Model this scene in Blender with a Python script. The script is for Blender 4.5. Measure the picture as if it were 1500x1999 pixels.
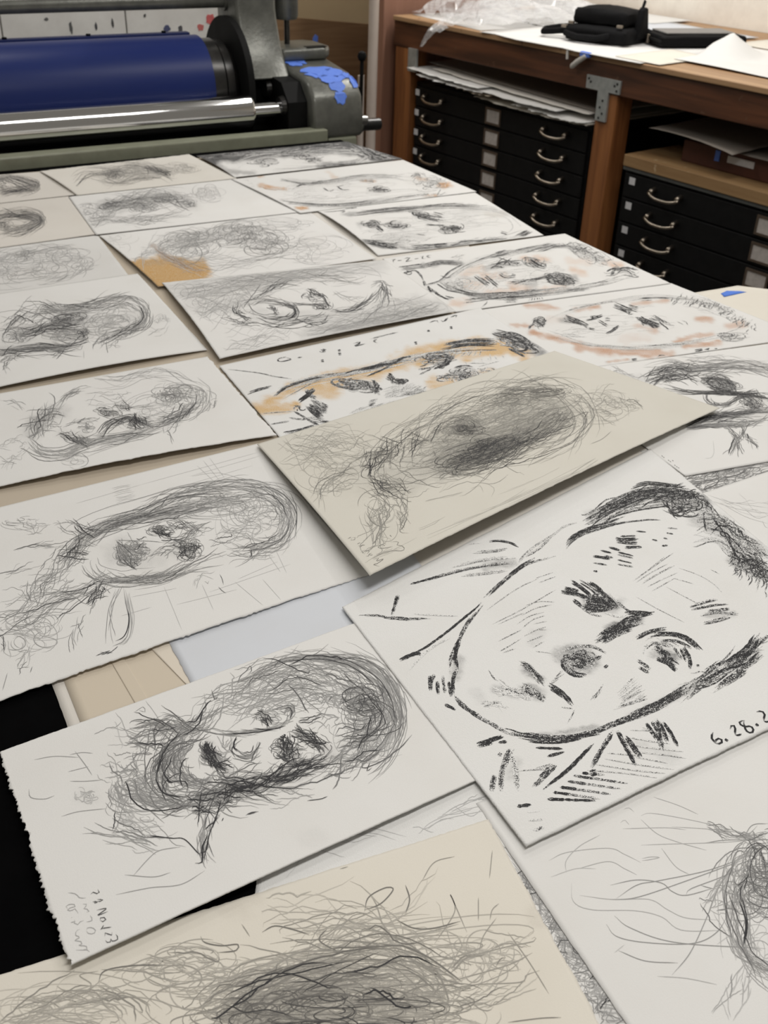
import bpy, bmesh, math, random
import numpy as np
from mathutils import Vector, Matrix

for _o in list(bpy.data.objects):
    bpy.data.objects.remove(_o)
SC = bpy.context.scene
COL = SC.collection
rng = np.random.default_rng(7)
random.seed(7)

# ------------------------------------------------------------------ camera
BED = 0.80                      # height of the press bed
CAM = np.array([0.0, 0.0, BED + 0.72])
FPX = 2021.0                    # focal length for a 1500 x 1999 picture
PITCH, ROLL, YAW = math.radians(32.04), math.radians(1.95), math.radians(30.0)


def _rot():
    p, r = PITCH, ROLL
    R = np.array([[1, 0, 0], [0, -math.sin(p), -math.cos(p)], [0, math.cos(p), -math.sin(p)]])
    c, s = math.cos(r), math.sin(r)
    R = np.array([[c, -s, 0], [s, c, 0], [0, 0, 1]]) @ R
    c, s = math.cos(YAW), math.sin(YAW)
    return R @ np.array([[c, -s, 0], [s, c, 0], [0, 0, 1]])


RC = _rot()                     # world -> camera (x right, y down, z forward)
cam_data = bpy.data.cameras.new('camera')
cam_data.sensor_fit = 'VERTICAL'
cam_data.sensor_height = 36.0
cam_data.sensor_width = 27.0
cam_data.lens = FPX / 1999.0 * 36.0
cam_data.clip_start = 0.02
cam_data.dof.use_dof = True
cam_data.dof.focus_distance = 1.08
cam_data.dof.aperture_fstop = 13.0
cam_ob = bpy.data.objects.new('camera', cam_data)
COL.objects.link(cam_ob)
_m = Matrix.Identity(4)
for _i in range(3):
    _m[_i][0] = RC[0][_i]
    _m[_i][1] = -RC[1][_i]
    _m[_i][2] = -RC[2][_i]
    _m[_i][3] = CAM[_i]
cam_ob.matrix_world = _m
SC.camera = cam_ob

# ------------------------------------------------------------------ light
SC.view_settings.view_transform = 'Standard'
SC.view_settings.look = 'None'
SC.view_settings.gamma = 1.0
SC.view_settings.use_curve_mapping = False
SC.view_settings.exposure = 0.0

world = bpy.data.worlds.new('world')
SC.world = world
world.use_nodes = True
world.node_tree.nodes['Background'].inputs[0].default_value = (1.0, 0.93, 0.82, 1)
world.node_tree.nodes['Background'].inputs[1].default_value = 0.20


def strip_lamp(name, loc, rz, power, sx=1.2, sy=0.10):
    l = bpy.data.lights.new(name, 'AREA')
    l.shape = 'RECTANGLE'
    l.size, l.size_y = sx, sy
    l.energy = power
    l.color = (1.0, 0.972, 0.93)
    o = bpy.data.objects.new(name, l)
    o.location = loc
    o.rotation_euler = (0, 0, rz)
    COL.objects.link(o)
    return o


# a pair of ceiling fluorescent tubes, then lamps added as fill
strip_lamp('ceiling_lamp', (1.95, 1.75, 2.75), 0.0, 9.5)
strip_lamp('ceiling_lamp', (1.95, 2.00, 2.75), 0.0, 9.5)
strip_lamp('ceiling_lamp', (0.60, 0.15, 2.75), 0.0, 11.5)  # added pair, brightens the near sheets and upright faces
strip_lamp('ceiling_lamp', (0.60, 0.35, 2.75), 0.0, 11.5)
strip_lamp('ceiling_lamp', (2.85, 3.4, 2.75), math.pi / 2, 30)  # added fill for the bench and the wall behind it
strip_lamp('ceiling_lamp', (0.3, 3.6, 2.75), 0.0, 13)  # added fill to brighten the white partition
strip_lamp('ceiling_lamp', (1.6, 5.0, 2.75), 0.0, 22)  # added fill to brighten the tan wall

# ------------------------------------------------------------------ helpers


def rays(px):
    px = np.asarray(px, float).reshape(-1, 2)
    q = np.column_stack([(px[:, 0] - 750) / FPX, (px[:, 1] - 999.5) / FPX, np.ones(len(px))])
    return q @ RC


def at_z(px, z):
    r = rays(px)
    return CAM + r * ((z - CAM[2]) / r[:, 2])[:, None]


def to_px(P):
    q = (np.asarray(P, float).reshape(-1, 3) - CAM) @ RC.T
    return np.column_stack([750 + FPX * q[:, 0] / q[:, 2], 999.5 + FPX * q[:, 1] / q[:, 2]])


def nodes(m):
    m.use_nodes = True
    nt = m.node_tree
    return nt, nt.nodes['Principled BSDF']


def N(nt, kind, **kw):
    n = nt.nodes.new(kind)
    for k, v in kw.items():
        if k in n.inputs.keys():
            n.inputs[k].default_value = v
        else:
            setattr(n, k, v)
    return n


_mats = {}


def mat(name, color, rough=0.6, metal=0.0, noise=None, bump=0.0, bscale=60.0, stretch=(1, 1, 1), coat=0.0, spec=0.5):
    """procedural material: base colour varied by noise (amount, scale, colour2), fine bump"""
    if name in _mats:
        return _mats[name]
    m = bpy.data.materials.new(name)
    nt, b = nodes(m)
    b.inputs['Base Color'].default_value = (*color, 1)
    b.inputs['Roughness'].default_value = rough
    b.inputs['Metallic'].default_value = metal
    b.inputs['Specular IOR Level'].default_value = spec
    if coat:
        b.inputs['Coat Weight'].default_value = coat
    tc = N(nt, 'ShaderNodeTexCoord')
    mp = N(nt, 'ShaderNodeMapping')
    mp.inputs['Scale'].default_value = stretch
    nt.links.new(tc.outputs['Object'], mp.inputs['Vector'])
    if noise:
        amt, sc, c2 = noise
        nz = N(nt, 'ShaderNodeTexNoise')
        nz.inputs['Scale'].default_value = sc
        nz.inputs['Detail'].default_value = 6
        nz.inputs['Roughness'].default_value = 0.65
        nt.links.new(mp.outputs[0], nz.inputs['Vector'])
        mr = N(nt, 'ShaderNodeMapRange')
        mr.inputs['From Min'].default_value = 0.38
        mr.inputs['From Max'].default_value = 0.68
        mr.inputs['To Max'].default_value = amt
        nt.links.new(nz.outputs['Fac'], mr.inputs['Value'])
        mx = N(nt, 'ShaderNodeMix', data_type='RGBA')
        mx.inputs[6].default_value = (*color, 1)
        mx.inputs[7].default_value = (*c2, 1)
        nt.links.new(mr.outputs[0], mx.inputs[0])
        nt.links.new(mx.outputs[2], b.inputs['Base Color'])
    if bump:
        nz2 = N(nt, 'ShaderNodeTexNoise')
        nz2.inputs['Scale'].default_value = bscale
        nz2.inputs['Detail'].default_value = 4
        nt.links.new(mp.outputs[0], nz2.inputs['Vector'])
        bp = N(nt, 'ShaderNodeBump')
        bp.inputs['Strength'].default_value = bump
        bp.inputs['Distance'].default_value = 0.002
        nt.links.new(nz2.outputs['Fac'], bp.inputs['Height'])
        nt.links.new(bp.outputs[0], b.inputs['Normal'])
    _mats[name] = m
    return m


def wood(name, c1, c2, axis='Y', scale=14.0, rough=0.6, wear=None):
    """long grained wood, grain along the given object axis"""
    if name in _mats:
        return _mats[name]
    m = bpy.data.materials.new(name)
    nt, b = nodes(m)
    b.inputs['Roughness'].default_value = rough
    tc = N(nt, 'ShaderNodeTexCoord')
    mp = N(nt, 'ShaderNodeMapping')
    s = {'X': (0.6, 9, 9), 'Y': (9, 0.6, 9), 'Z': (9, 9, 0.6)}[axis]
    mp.inputs['Scale'].default_value = s
    nt.links.new(tc.outputs['Object'], mp.inputs['Vector'])
    nz = N(nt, 'ShaderNodeTexNoise')
    nz.inputs['Scale'].default_value = scale / 4
    nz.inputs['Detail'].default_value = 8
    nz.inputs['Distortion'].default_value = 0.6
    nt.links.new(mp.outputs[0], nz.inputs['Vector'])
    cr = N(nt, 'ShaderNodeValToRGB')
    cr.color_ramp.elements[0].position = 0.35
    cr.color_ramp.elements[0].color = (*c1, 1)
    cr.color_ramp.elements[1].position = 0.68
    cr.color_ramp.elements[1].color = (*c2, 1)
    nt.links.new(nz.outputs['Fac'], cr.inputs[0])
    out = cr.outputs[0]
    if wear:
        n3 = N(nt, 'ShaderNodeTexNoise')
        n3.inputs['Scale'].default_value = 22
        n3.inputs['Detail'].default_value = 6
        nt.links.new(tc.outputs['Object'], n3.inputs['Vector'])
        mr = N(nt, 'ShaderNodeMapRange')
        mr.inputs['From Min'].default_value = 0.66
        mr.inputs['From Max'].default_value = 0.72
        nt.links.new(n3.outputs['Fac'], mr.inputs['Value'])
        mx = N(nt, 'ShaderNodeMix', data_type='RGBA')
        mx.inputs[7].default_value = (*wear, 1)
        nt.links.new(mr.outputs[0], mx.inputs[0])
        nt.links.new(out, mx.inputs[6])
        out = mx.outputs[2]
    nt.links.new(out, b.inputs['Base Color'])
    bp = N(nt, 'ShaderNodeBump')
    bp.inputs['Strength'].default_value = 0.25
    bp.inputs['Distance'].default_value = 0.002
    nt.links.new(nz.outputs['Fac'], bp.inputs['Height'])
    nt.links.new(bp.outputs[0], b.inputs['Normal'])
    _mats[name] = m
    return m


class MB:
    """collects shapes into one mesh"""

    def __init__(self):
        self.v, self.f = [], []

    def add(self, vs, fs):
        o = len(self.v)
        self.v += [tuple(map(float, p)) for p in vs]
        self.f += [tuple(i + o for i in f) for f in fs]
        return self

    def box(self, x0, x1, y0, y1, z0, z1):
        vs = [(x, y, z) for z in (z0, z1) for y in (y0, y1) for x in (x0, x1)]
        return self.add(vs, [(0, 2, 3, 1), (4, 5, 7, 6), (0, 1, 5, 4), (2, 6, 7, 3), (0, 4, 6, 2), (1, 3, 7, 5)])

    def prism(self, poly, x0, x1, axis='x'):
        n = len(poly)
        def P(a, q):
            return {'x': (a, q[0], q[1]), 'y': (q[0], a, q[1]), 'z': (q[0], q[1], a)}[axis]
        vs = [P(x0, q) for q in poly] + [P(x1, q) for q in poly]
        fs = [tuple(range(n))[::-1], tuple(range(n, 2 * n))]
        fs += [(i, (i + 1) % n, n + (i + 1) % n, n + i) for i in range(n)]
        return self.add(vs, fs)

    def tube(self, pts, r, seg=12, caps=True):
        pts = [Vector(p) for p in pts]
        rs = r if isinstance(r, (list, tuple)) else [r] * len(pts)
        vs, fs = [], []
        up = None
        for i, p in enumerate(pts):
            t = (pts[min(i + 1, len(pts) - 1)] - pts[max(i - 1, 0)]).normalized()
            if up is None:
                up = Vector((0, 0, 1)) if abs(t.z) < 0.9 else Vector((1, 0, 0))
            a = t.cross(up).normalized()
            up = a.cross(t).normalized()
            for k in range(seg):
                q = 2 * math.pi * k / seg
                vs.append(p + (a * math.cos(q) + up * math.sin(q)) * rs[i])
        for i in range(len(pts) - 1):
            for k in range(seg):
                k2 = (k + 1) % seg
                fs.append((i * seg + k, i * seg + k2, (i + 1) * seg + k2, (i + 1) * seg + k))
        if caps:
            fs.append(tuple(range(seg))[::-1])
            fs.append(tuple((len(pts) - 1) * seg + k for k in range(seg)))
        return self.add(vs, fs)

    def lathe(self, prof, seg=24, c=(0, 0, 0)):
        vs, fs = [], []
        for r, z in prof:
            for k in range(seg):
                q = 2 * math.pi * k / seg
                vs.append((c[0] + r * math.cos(q), c[1] + r * math.sin(q), c[2] + z))
        for i in range(len(prof) - 1):
            for k in range(seg):
                k2 = (k + 1) % seg
                fs.append((i * seg + k, i * seg + k2, (i + 1) * seg + k2, (i + 1) * seg + k))
        fs.append(tuple(range(seg))[::-1])
        fs.append(tuple((len(prof) - 1) * seg + k for k in range(seg)))
        return self.add(vs, fs)

    def mesh(self, name):
        me = bpy.data.meshes.new(name)
        me.from_pydata(self.v, [], self.f)
        me.update()
        return me

    def build(self, name, m, parent=None, bevel=0.0, seg=2, smooth=False, loc=None, rz=0.0, subd=0):
        me = self.mesh(name)
        if bevel or subd:
            bm = bmesh.new()
            bm.from_mesh(me)
            bmesh.ops.recalc_face_normals(bm, faces=bm.faces)
            if bevel:
                es = [e for e in bm.edges if len(e.link_faces) == 2 and e.calc_face_angle(0) > 0.5]
                bmesh.ops.bevel(bm, geom=es, offset=bevel, segments=seg, profile=0.5, affect='EDGES', clamp_overlap=True)
            if subd:
                bmesh.ops.subdivide_edges(bm, edges=bm.edges, cuts=subd, use_grid_fill=True)
            bm.to_mesh(me)
            bm.free()
        if smooth:
            for p in me.polygons:
                p.use_smooth = True
            try:
                me.set_sharp_from_angle(angle=math.radians(40))
            except Exception:
                pass
        me.materials.append(m)
        o = bpy.data.objects.new(name, me)
        COL.objects.link(o)
        if parent:
            o.parent = parent
        if loc is not None:
            o.location = loc
        o.rotation_euler = (0, 0, rz)
        return o


def tag(o, label, cat, group=None):
    o['label'] = label
    o['category'] = cat
    if group:
        o['group'] = group
    return o


def thing(name, label, cat, loc=(0, 0, 0), rz=0.0, group=None):
    o = bpy.data.objects.new(name, None)
    o.empty_display_size = 0.1
    COL.objects.link(o)
    o.location = loc
    o.rotation_euler = (0, 0, rz)
    return tag(o, label, cat, group)


def structure(o):
    o['kind'] = 'structure'
    return o


def copy_part(src, parent, loc=None):
    c = src.copy()
    COL.objects.link(c)
    c.parent = parent
    if loc is not None:
        c.location = loc
    return c


# bench frame: local x runs into the bench, local y along its front edge, origin on the front edge
BA = math.radians(7.8)
B0 = at_z([(1175, 109)], 0.95)[0]


def bw(x, y, z):
    c, s = math.cos(BA), math.sin(BA)
    return (B0[0] + c * x - s * y, B0[1] + s * x + c * y, z)

# ------------------------------------------------------------------ materials
M_black = mat('black_bed', (0.0016, 0.0016, 0.0018), 0.8, noise=(0.5, 30, (0.003, 0.003, 0.0033)), spec=0.02)
M_iron = mat('grey_cast_iron', (0.15, 0.152, 0.135), 0.33, 0.35, noise=(0.8, 18, (0.085, 0.088, 0.078)), bump=0.3, bscale=90)
M_green = mat('green_grey_enamel', (0.27, 0.28, 0.21), 0.32, 0.0, noise=(0.7, 25, (0.21, 0.215, 0.16)), bump=0.08)
M_chrome = mat('chrome', (0.72, 0.72, 0.72), 0.10, 1.0, noise=(0.5, 6, (0.6, 0.6, 0.6)), stretch=(0.1, 6, 6))
M_steel = mat('dull_steel', (0.30, 0.30, 0.29), 0.3, 0.9, noise=(0.6, 20, (0.16, 0.16, 0.15)))
M_darkmetal = mat('dark_oily_metal', (0.03, 0.03, 0.03), 0.28, 0.6, noise=(0.6, 22, (0.07, 0.065, 0.06)))
M_blackmetal = mat('black_guard', (0.005, 0.005, 0.005), 0.6, 0.0, noise=(0.5, 20, (0.009, 0.009, 0.009)), spec=0.12)
M_blue = mat('blue_rubber_blanket', (0.010, 0.022, 0.125), 0.38, 0.0, spec=0.22, noise=(0.7, 5, (0.018, 0.030, 0.12)), stretch=(0.5, 3, 3), bump=0.05)
M_tape = mat('blue_painters_tape', (0.09, 0.20, 0.72), 0.6, noise=(0.5, 60, (0.14, 0.27, 0.80)), bump=0.3, bscale=200)
M_wallwhite = mat('white_painted_board', (0.82, 0.81, 0.78), 0.7, noise=(0.7, 7, (0.66, 0.64, 0.61)), bump=0.1)
M_wallcream = mat('cream_plaster', (0.90, 0.86, 0.78), 0.9, noise=(0.6, 9, (0.72, 0.67, 0.60)), bump=0.35, bscale=60)
M_walltan = mat('tan_wall_paint', (0.30, 0.225, 0.13), 0.85, noise=(0.5, 5, (0.26, 0.19, 0.11)))
M_floor = mat('dark_concrete', (0.06, 0.055, 0.05), 0.7, noise=(0.8, 6, (0.035, 0.03, 0.03)), bump=0.2)
M_ply = wood('plywood', (0.15, 0.085, 0.04), (0.235, 0.145, 0.075), 'X', 10)
M_rail = wood('dark_stained_rail', (0.050, 0.019, 0.009), (0.13, 0.048, 0.021), 'Y', 14, 0.45, wear=(0.11, 0.06, 0.035))
M_post = wood('orange_brown_post', (0.16, 0.055, 0.017), (0.33, 0.13, 0.042), 'Z', 12, 0.5)
M_top = wood('worn_bench_top', (0.30, 0.17, 0.085), (0.44, 0.28, 0.15), 'Y', 12, 0.55, wear=(0.20, 0.11, 0.06))
M_plank = wood('pale_plank', (0.26, 0.15, 0.065), (0.36, 0.23, 0.11), 'Y', 12, 0.6, wear=(0.45, 0.33, 0.2))
M_redwood = wood('reddish_board', (0.26, 0.13, 0.085), (0.33, 0.175, 0.12), 'Z', 10, 0.6)
M_cab = mat('black_cabinet', (0.006, 0.006, 0.0065), 0.5, noise=(0.6, 25, (0.011, 0.011, 0.011)), spec=0.2)
M_lip = mat('grey_cabinet_lip', (0.10, 0.105, 0.10), 0.45, noise=(0.6, 20, (0.06, 0.06, 0.06)))
M_nickel = mat('worn_nickel', (0.40, 0.35, 0.29), 0.34, 1.0, noise=(0.6, 60, (0.30, 0.25, 0.2)))
M_card = mat('grey_label_card', (0.50, 0.46, 0.43), 0.8, noise=(0.7, 50, (0.34, 0.31, 0.29)))
M_cardframe = mat('label_frame', (0.16, 0.12, 0.09), 0.4, 0.5, noise=(0.5, 40, (0.08, 0.06, 0.05)))
M_sticker = mat('white_sticker', (0.62, 0.62, 0.64), 0.7, noise=(0.4, 60, (0.5, 0.5, 0.5)))
M_galv = mat('galvanised_plate', (0.45, 0.47, 0.46), 0.45, 0.55, noise=(0.8, 45, (0.33, 0.35, 0.35)), bump=0.1)
M_hole = mat('screw_head', (0.03, 0.03, 0.03), 0.5, 0.5, noise=(0.4, 60, (0.05, 0.05, 0.05)))
M_pipe = mat('pale_tube', (0.50, 0.43, 0.38), 0.6, noise=(0.5, 12, (0.42, 0.35, 0.30)))
M_bag = mat('black_nylon', (0.005, 0.005, 0.0055), 0.75, spec=0.12, noise=(0.5, 80, (0.009, 0.009, 0.010)), bump=0.5, bscale=300)
M_baglite = mat('grey_panel', (0.22, 0.21, 0.20), 0.6, noise=(0.4, 60, (0.17, 0.165, 0.16)))
M_string = mat('white_string', (0.62, 0.60, 0.56), 0.8, noise=(0.5, 90, (0.5, 0.48, 0.45)))
M_stack = mat('grey_paper_stack', (0.5, 0.47, 0.43), 0.85, noise=(0.5, 40, (0.42, 0.39, 0.36)))
M_box = mat('dark_red_brown_box', (0.085, 0.026, 0.014), 0.6, noise=(0.6, 20, (0.055, 0.018, 0.01)))

# ------------------------------------------------------------------ the setting
structure(MB().box(-3.0, 5.0, -2.0, 6.2, -0.05, 0.0).build('floor', M_floor))
structure(MB().box(-3.0, 5.0, 5.7, 5.8, 0.0, 3.0).build('wall_back', M_walltan))
# wall behind the bench, parallel to it
wr = structure(MB().box(1.17, 1.27, -3.0, 1.9, 0.0, 3.0).build('wall_right', M_wallcream, loc=bw(0, 0, 0), rz=BA))
# white boarded partition behind the press
wp = structure(MB().box(-1.2, 1.72, 4.04, 4.08, 0.0, 2.0).build('wall_partition', M_wallwhite))
_bx = [-1.2, -0.6, 0.0, 0.745, 1.18, 1.545, 1.72]
for i in range(len(_bx) - 1):
    MB().box(_bx[i] + 0.003, _bx[i + 1] - 0.003, 4.015, 4.04, 0.0, 2.0).build('panel', M_wallwhite, wp, bevel=0.002)

# paint stains on the boards: coloured flecks
for (x, z, w, h, c) in [(1.50, 1.01, 0.05, 0.05, (0.55, 0.12, 0.12)), (1.46, 0.985, 0.03, 0.03, (0.5, 0.14, 0.13)), (1.07, 1.0, 0.012, 0.035, (0.05, 0.05, 0.06)),
                        (1.13, 1.01, 0.010, 0.04, (0.06, 0.06, 0.06)), (0.98, 1.0, 0.014, 0.05, (0.10, 0.10, 0.10)), (1.33, 0.985, 0.03, 0.03, (0.07, 0.08, 0.16)),
                        (1.38, 0.98, 0.02, 0.035, (0.08, 0.08, 0.09)), (0.90, 1.03, 0.02, 0.012, (0.12, 0.12, 0.12)), (1.25, 1.03, 0.012, 0.016, (0.06, 0.06, 0.06))]:
    p = []
    for k in range(12):
        a = 2 * math.pi * k / 12
        rr = 0.6 + 0.4 * random.random()
        p.append((x + w / 2 * rr * math.cos(a), z + h / 2 * rr * math.sin(a)))
    MB().prism(p[::-1], 4.0142, 4.0152, 'y').build('paint_fleck', mat('fleck_%.2f_%.2f' % (c[0], c[2]), c, 0.6, noise=(0.5, 60, tuple(q * 1.5 for q in c))), wp)

# plywood sheet leaning on the far wall, with a scrap of tape
py = MB().prism([(1.75, 0.0), (3.05, 0.0), (3.05, 0.80), (1.75, 0.935)], 5.02, 5.04, 'y').build('plywood_sheet', M_ply)
tag(py, 'brown plywood sheet standing against the tan wall beyond the press', 'plywood')
MB().prism([(2.40, 0.72), (2.425, 0.715), (2.43, 0.79), (2.415, 0.80), (2.402, 0.78)], 5.018, 5.02, 'y').build('tape_scrap', M_tape, py)

# pale tubes and the reddish board at the far end of the bench
t1 = MB().tube([(2.30, 4.235, 0.0), (2.345, 4.30, 0.42), (2.368, 4.335, 1.03), (2.385, 4.36, 1.6)], 0.022, 16).build('cardboard_tube', M_pipe, smooth=True)
tag(t1, 'tall pale cardboard tube standing beside the reddish board', 'tube')
t2 = MB().tube([(2.27, 4.26, 0.0), (2.275, 4.27, 0.735)], 0.014, 12).build('cardboard_tube', M_pipe, smooth=True)
tag(t2, 'short thin pale tube standing left of the tall tube', 'tube')
rb = MB().box(-0.02, 0.55, 1.30, 1.345, 0.0, 1.7).build('reddish_board', M_redwood, loc=bw(0, 0, 0), rz=BA)
tag(rb, 'reddish brown upright wooden board at the far end of the workbench', 'board')

# ------------------------------------------------------------------ printing press
press = thing('printing_press', 'grey green printing press with blue cylinder, chrome roller and long black bed', 'press', (0, 0, 0))
MB().box(-0.75, 1.50, -0.45, 2.94, BED - 0.06, BED).build('bed', M_black, press, bevel=0.004)
MB().box(-0.45, 1.30, 0.2, 3.5, 0.0, BED - 0.06).build('base', M_green, press, bevel=0.01)
MB().box(-0.3, 1.462, 2.952, 3.005, 0.765, 0.829).build('front_beam', M_green, press, bevel=0.004)
MB().box(-0.3, 1.45, 3.005, 3.45, 0.74, 0.805).build('ink_tray', M_blackmetal, press)  # dark box standing in for the shade under the rollers
MB().tube([(-0.3, 3.065, 0.876), (1.248, 3.065, 0.876), (1.256, 3.065, 0.876)], [0.047, 0.047, 0.043], 48).build('chrome_roller', M_chrome, press, smooth=True)
MB().tube([(1.25, 3.065, 0.876), (1.44, 3.065, 0.876)], 0.022, 24).build('roller_shaft', M_chrome, press, smooth=True)
MB().tube([(-0.3, 3.27, 0.922), (1.175, 3.27, 0.922)], 0.142, 64).build('blanket_cylinder', M_blue, press, smooth=True)
# clamping bar that holds the blanket on the cylinder
clamp = MB().box(-0.3, 1.17, 3.315, 3.345, 1.048, 1.066).build('blanket_clamp', M_blue, press, bevel=0.003)
for x in (0.62, 0.86, 1.09):
    MB().tube([(x, 3.325, 1.064), (x, 3.325, 1.071)], 0.007, 10).build('bolt', M_blackmetal, clamp)
MB().tube([(1.175, 3.27, 0.922), (1.215, 3.27, 0.922), (1.218, 3.27, 0.922)], [0.132, 0.132, 0.128], 48).build('cylinder_ring', M_darkmetal, press, smooth=True)
MB().tube([(1.218, 3.27, 0.922), (1.222, 3.27, 0.922), (1.245, 3.27, 0.922), (1.262, 3.27, 0.922)], [0.118, 0.126, 0.126, 0.11], 48).build('cylinder_ring', M_darkmetal, press, smooth=True)
MB().tube([(1.262, 3.27, 0.922), (1.282, 3.27, 0.922)], 0.192, 48).build('gear_guard', M_blackmetal, press, smooth=True)
MB().tube([(-0.3, 3.33, 1.150), (1.32, 3.33, 1.150)], 0.021, 24).build('tie_bar', M_iron, press, smooth=True)
MB().tube([(1.285, 3.33, 1.150), (1.32, 3.33, 1.150)], 0.03, 20).build('tie_bar_nut', M_iron, press, smooth=True)
# upright of the side frame: leans back, then rises
MB().prism([(3.13, 0.95), (3.165, 0.985), (3.20, 1.03), (3.225, 1.095), (3.235, 1.13), (3.25, 1.45), (3.40, 1.45), (3.40, 0.95)], 1.292, 1.425, 'x').build('side_frame', M_iron, press, bevel=0.012, seg=3, smooth=True)
hous = MB().prism([(2.975, 0.795), (2.972, 0.86), (2.985, 0.915), (3.02, 0.952), (3.07, 0.968), (3.22, 0.985), (3.44, 1.0), (3.44, 0.795)], 1.425, 1.597, 'x').build('bearing_housing', M_iron, press, bevel=0.014, seg=3, smooth=True)
MB().prism([(3.02, 0.80), (3.02, 0.90), (3.07, 0.95), (3.44, 0.98), (3.44, 0.80)], 1.362, 1.425, 'x').build('side_cheek', M_blackmetal, press)  # black colour carries the shade on the housing's left side
MB().box(1.285, 1.362, 3.2, 3.44, 0.80, 0.96).build('rear_cover', M_blackmetal, press)  # plain black box behind the roller shaft
for (y, z) in ((3.17, 0.92), (3.06, 0.885)):
    MB().tube([(1.348, y, z), (1.363, y, z)], [0.026, 0.03], 20).build('bearing_cap', M_darkmetal, press, smooth=True)
MB().box(1.475, 1.575, 2.975, 3.06, 0.74, 0.797).build('foot_block', M_green, press, bevel=0.006)
MB().tube([(1.485, 3.30, 1.095), (1.485, 3.30, 1.105), (1.485, 3.30, 1.5)], [0.034, 0.039, 0.039], 24).build('adjusting_screw', M_iron, press, smooth=True)
MB().tube([(1.488, 3.30, 0.99), (1.488, 3.30, 1.10)], 0.009, 12).build('screw_rod', M_darkmetal, press, smooth=True)
MB().prism([(1.425, 3.20), (1.58, 3.20), (1.61, 3.24), (1.61, 3.34), (1.58, 3.38), (1.425, 3.38)], 0.985, 1.022, 'z').build('lug', M_iron, press, bevel=0.012, seg=3, smooth=True)
MB().box(1.515, 1.585, 3.205, 3.235, 1.0225, 1.0235).build('lug_slot', M_blackmetal, press)
lev = MB().tube([(1.652, 3.1, 0.80), (1.654, 3.1, 1.0)], 0.006, 10).build('lever', M_blackmetal, press, smooth=True)
MB().lathe([(0.004, -0.016), (0.011, -0.011), (0.015, 0.0), (0.011, 0.011), (0.004, 0.015)], 16, (1.654, 3.1, 1.006)).build('lever_knob', M_blackmetal, lev, smooth=True)
MB().tube([(1.595, 3.08, 0.805), (1.64, 3.08, 0.805)], 0.026, 20).build('crank_boss', M_iron, press, smooth=True)
MB().tube([(1.64, 3.08, 0.805), (1.71, 3.08, 0.803), (1.713, 3.08, 0.803)], [0.019, 0.019, 0.016], 20).build('crank_handle', M_darkmetal, press, smooth=True)
MB().tube([(1.595, 3.12, 0.885), (1.615, 3.12, 0.885), (1.618, 3.12, 0.885), (1.645, 3.12, 0.885)], [0.016, 0.016, 0.032, 0.032], 20).build('control_knob', M_blackmetal, press, smooth=True)
MB().tube([(1.605, 3.03, 0.80), (1.605, 3.03, 0.93)], 0.005, 8).build('thin_rod', M_blackmetal, press)
MB().tube([(1.59, 3.02, 0.835), (1.63, 3.02, 0.832)], 0.014, 14).build('steel_pin', M_steel, press, smooth=True)
# far cheek of the press, left of the rollers
MB().prism([(3.13, 0.80), (3.165, 0.985), (3.20, 1.03), (3.225, 1.095), (3.235, 1.13), (3.25, 1.45), (3.40, 1.45), (3.40, 0.80)], -0.42, -0.30, 'x').build('side_frame', M_iron, press, bevel=0.012, seg=3, smooth=True)
MB().prism([(2.975, 0.745), (2.972, 0.86), (2.985, 0.915), (3.02, 0.952), (3.07, 0.968), (3.22, 0.985), (3.44, 1.0), (3.44, 0.745)], -0.58, -0.42, 'x').build('bearing_housing', M_iron, press, bevel=0.014, seg=3, smooth=True)
# torn blue tape stuck on the housing
def tape_on(cx, cy, w, h, tilt, seed, surf):
    r = random.Random(seed)
    vs, n = [], 14
    for k in range(n):
        a = 2 * math.pi * k / n
        rr = 0.65 + 0.5 * r.random()
        vs.append((cx + w / 2 * rr * math.cos(a), cy + h / 2 * rr * math.sin(a)))
    top = [surf(x, y, 0.0022) for x, y in vs]
    bot = [surf(x, y, 0.0006) for x, y in vs]
    m = MB()
    m.add(bot + top, [tuple(range(n))[::-1], tuple(range(n, 2 * n))] + [(i, (i + 1) % n, n + (i + 1) % n, n + i) for i in range(n)])
    return m.build('tape_patch', M_tape, press)


_prof = [(2.975, 0.80), (2.972, 0.86), (2.985, 0.915), (3.02, 0.952), (3.07, 0.968), (3.22, 0.985), (3.44, 1.0)]


def hsurf(x, t, off):
    """point on the housing skin, t = arc length from its front foot"""
    for (a, b) in zip(_prof[:-1], _prof[1:]):
        L = math.hypot(b[0] - a[0], b[1] - a[1])
        if t <= L or b is _prof[-1]:
            f = t / L
            ny, nz = -(b[1] - a[1]) / L, (b[0] - a[0]) / L
            return (x, a[0] + (b[0] - a[0]) * f + ny * off, a[1] + (b[1] - a[1]) * f + nz * off)
        t -= L


for (cx, t, w, h, s) in [(1.50, 0.245, 0.12, 0.10, 1), (1.515, 0.185, 0.09, 0.055, 2), (1.475, 0.22, 0.07, 0.05, 3), (1.525, 0.15, 0.06, 0.045, 4),
                         (1.545, 0.225, 0.06, 0.07, 5), (1.52, 0.115, 0.04, 0.045, 6), (1.580, 0.165, 0.024, 0.07, 7), (1.57, 0.20, 0.03, 0.04, 8), (1.458, 0.335, 0.055, 0.07, 9), (1.485, 0.35, 0.04, 0.05, 10)]:
    tape_on(cx, t, w, h, 0, s, hsurf)

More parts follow.
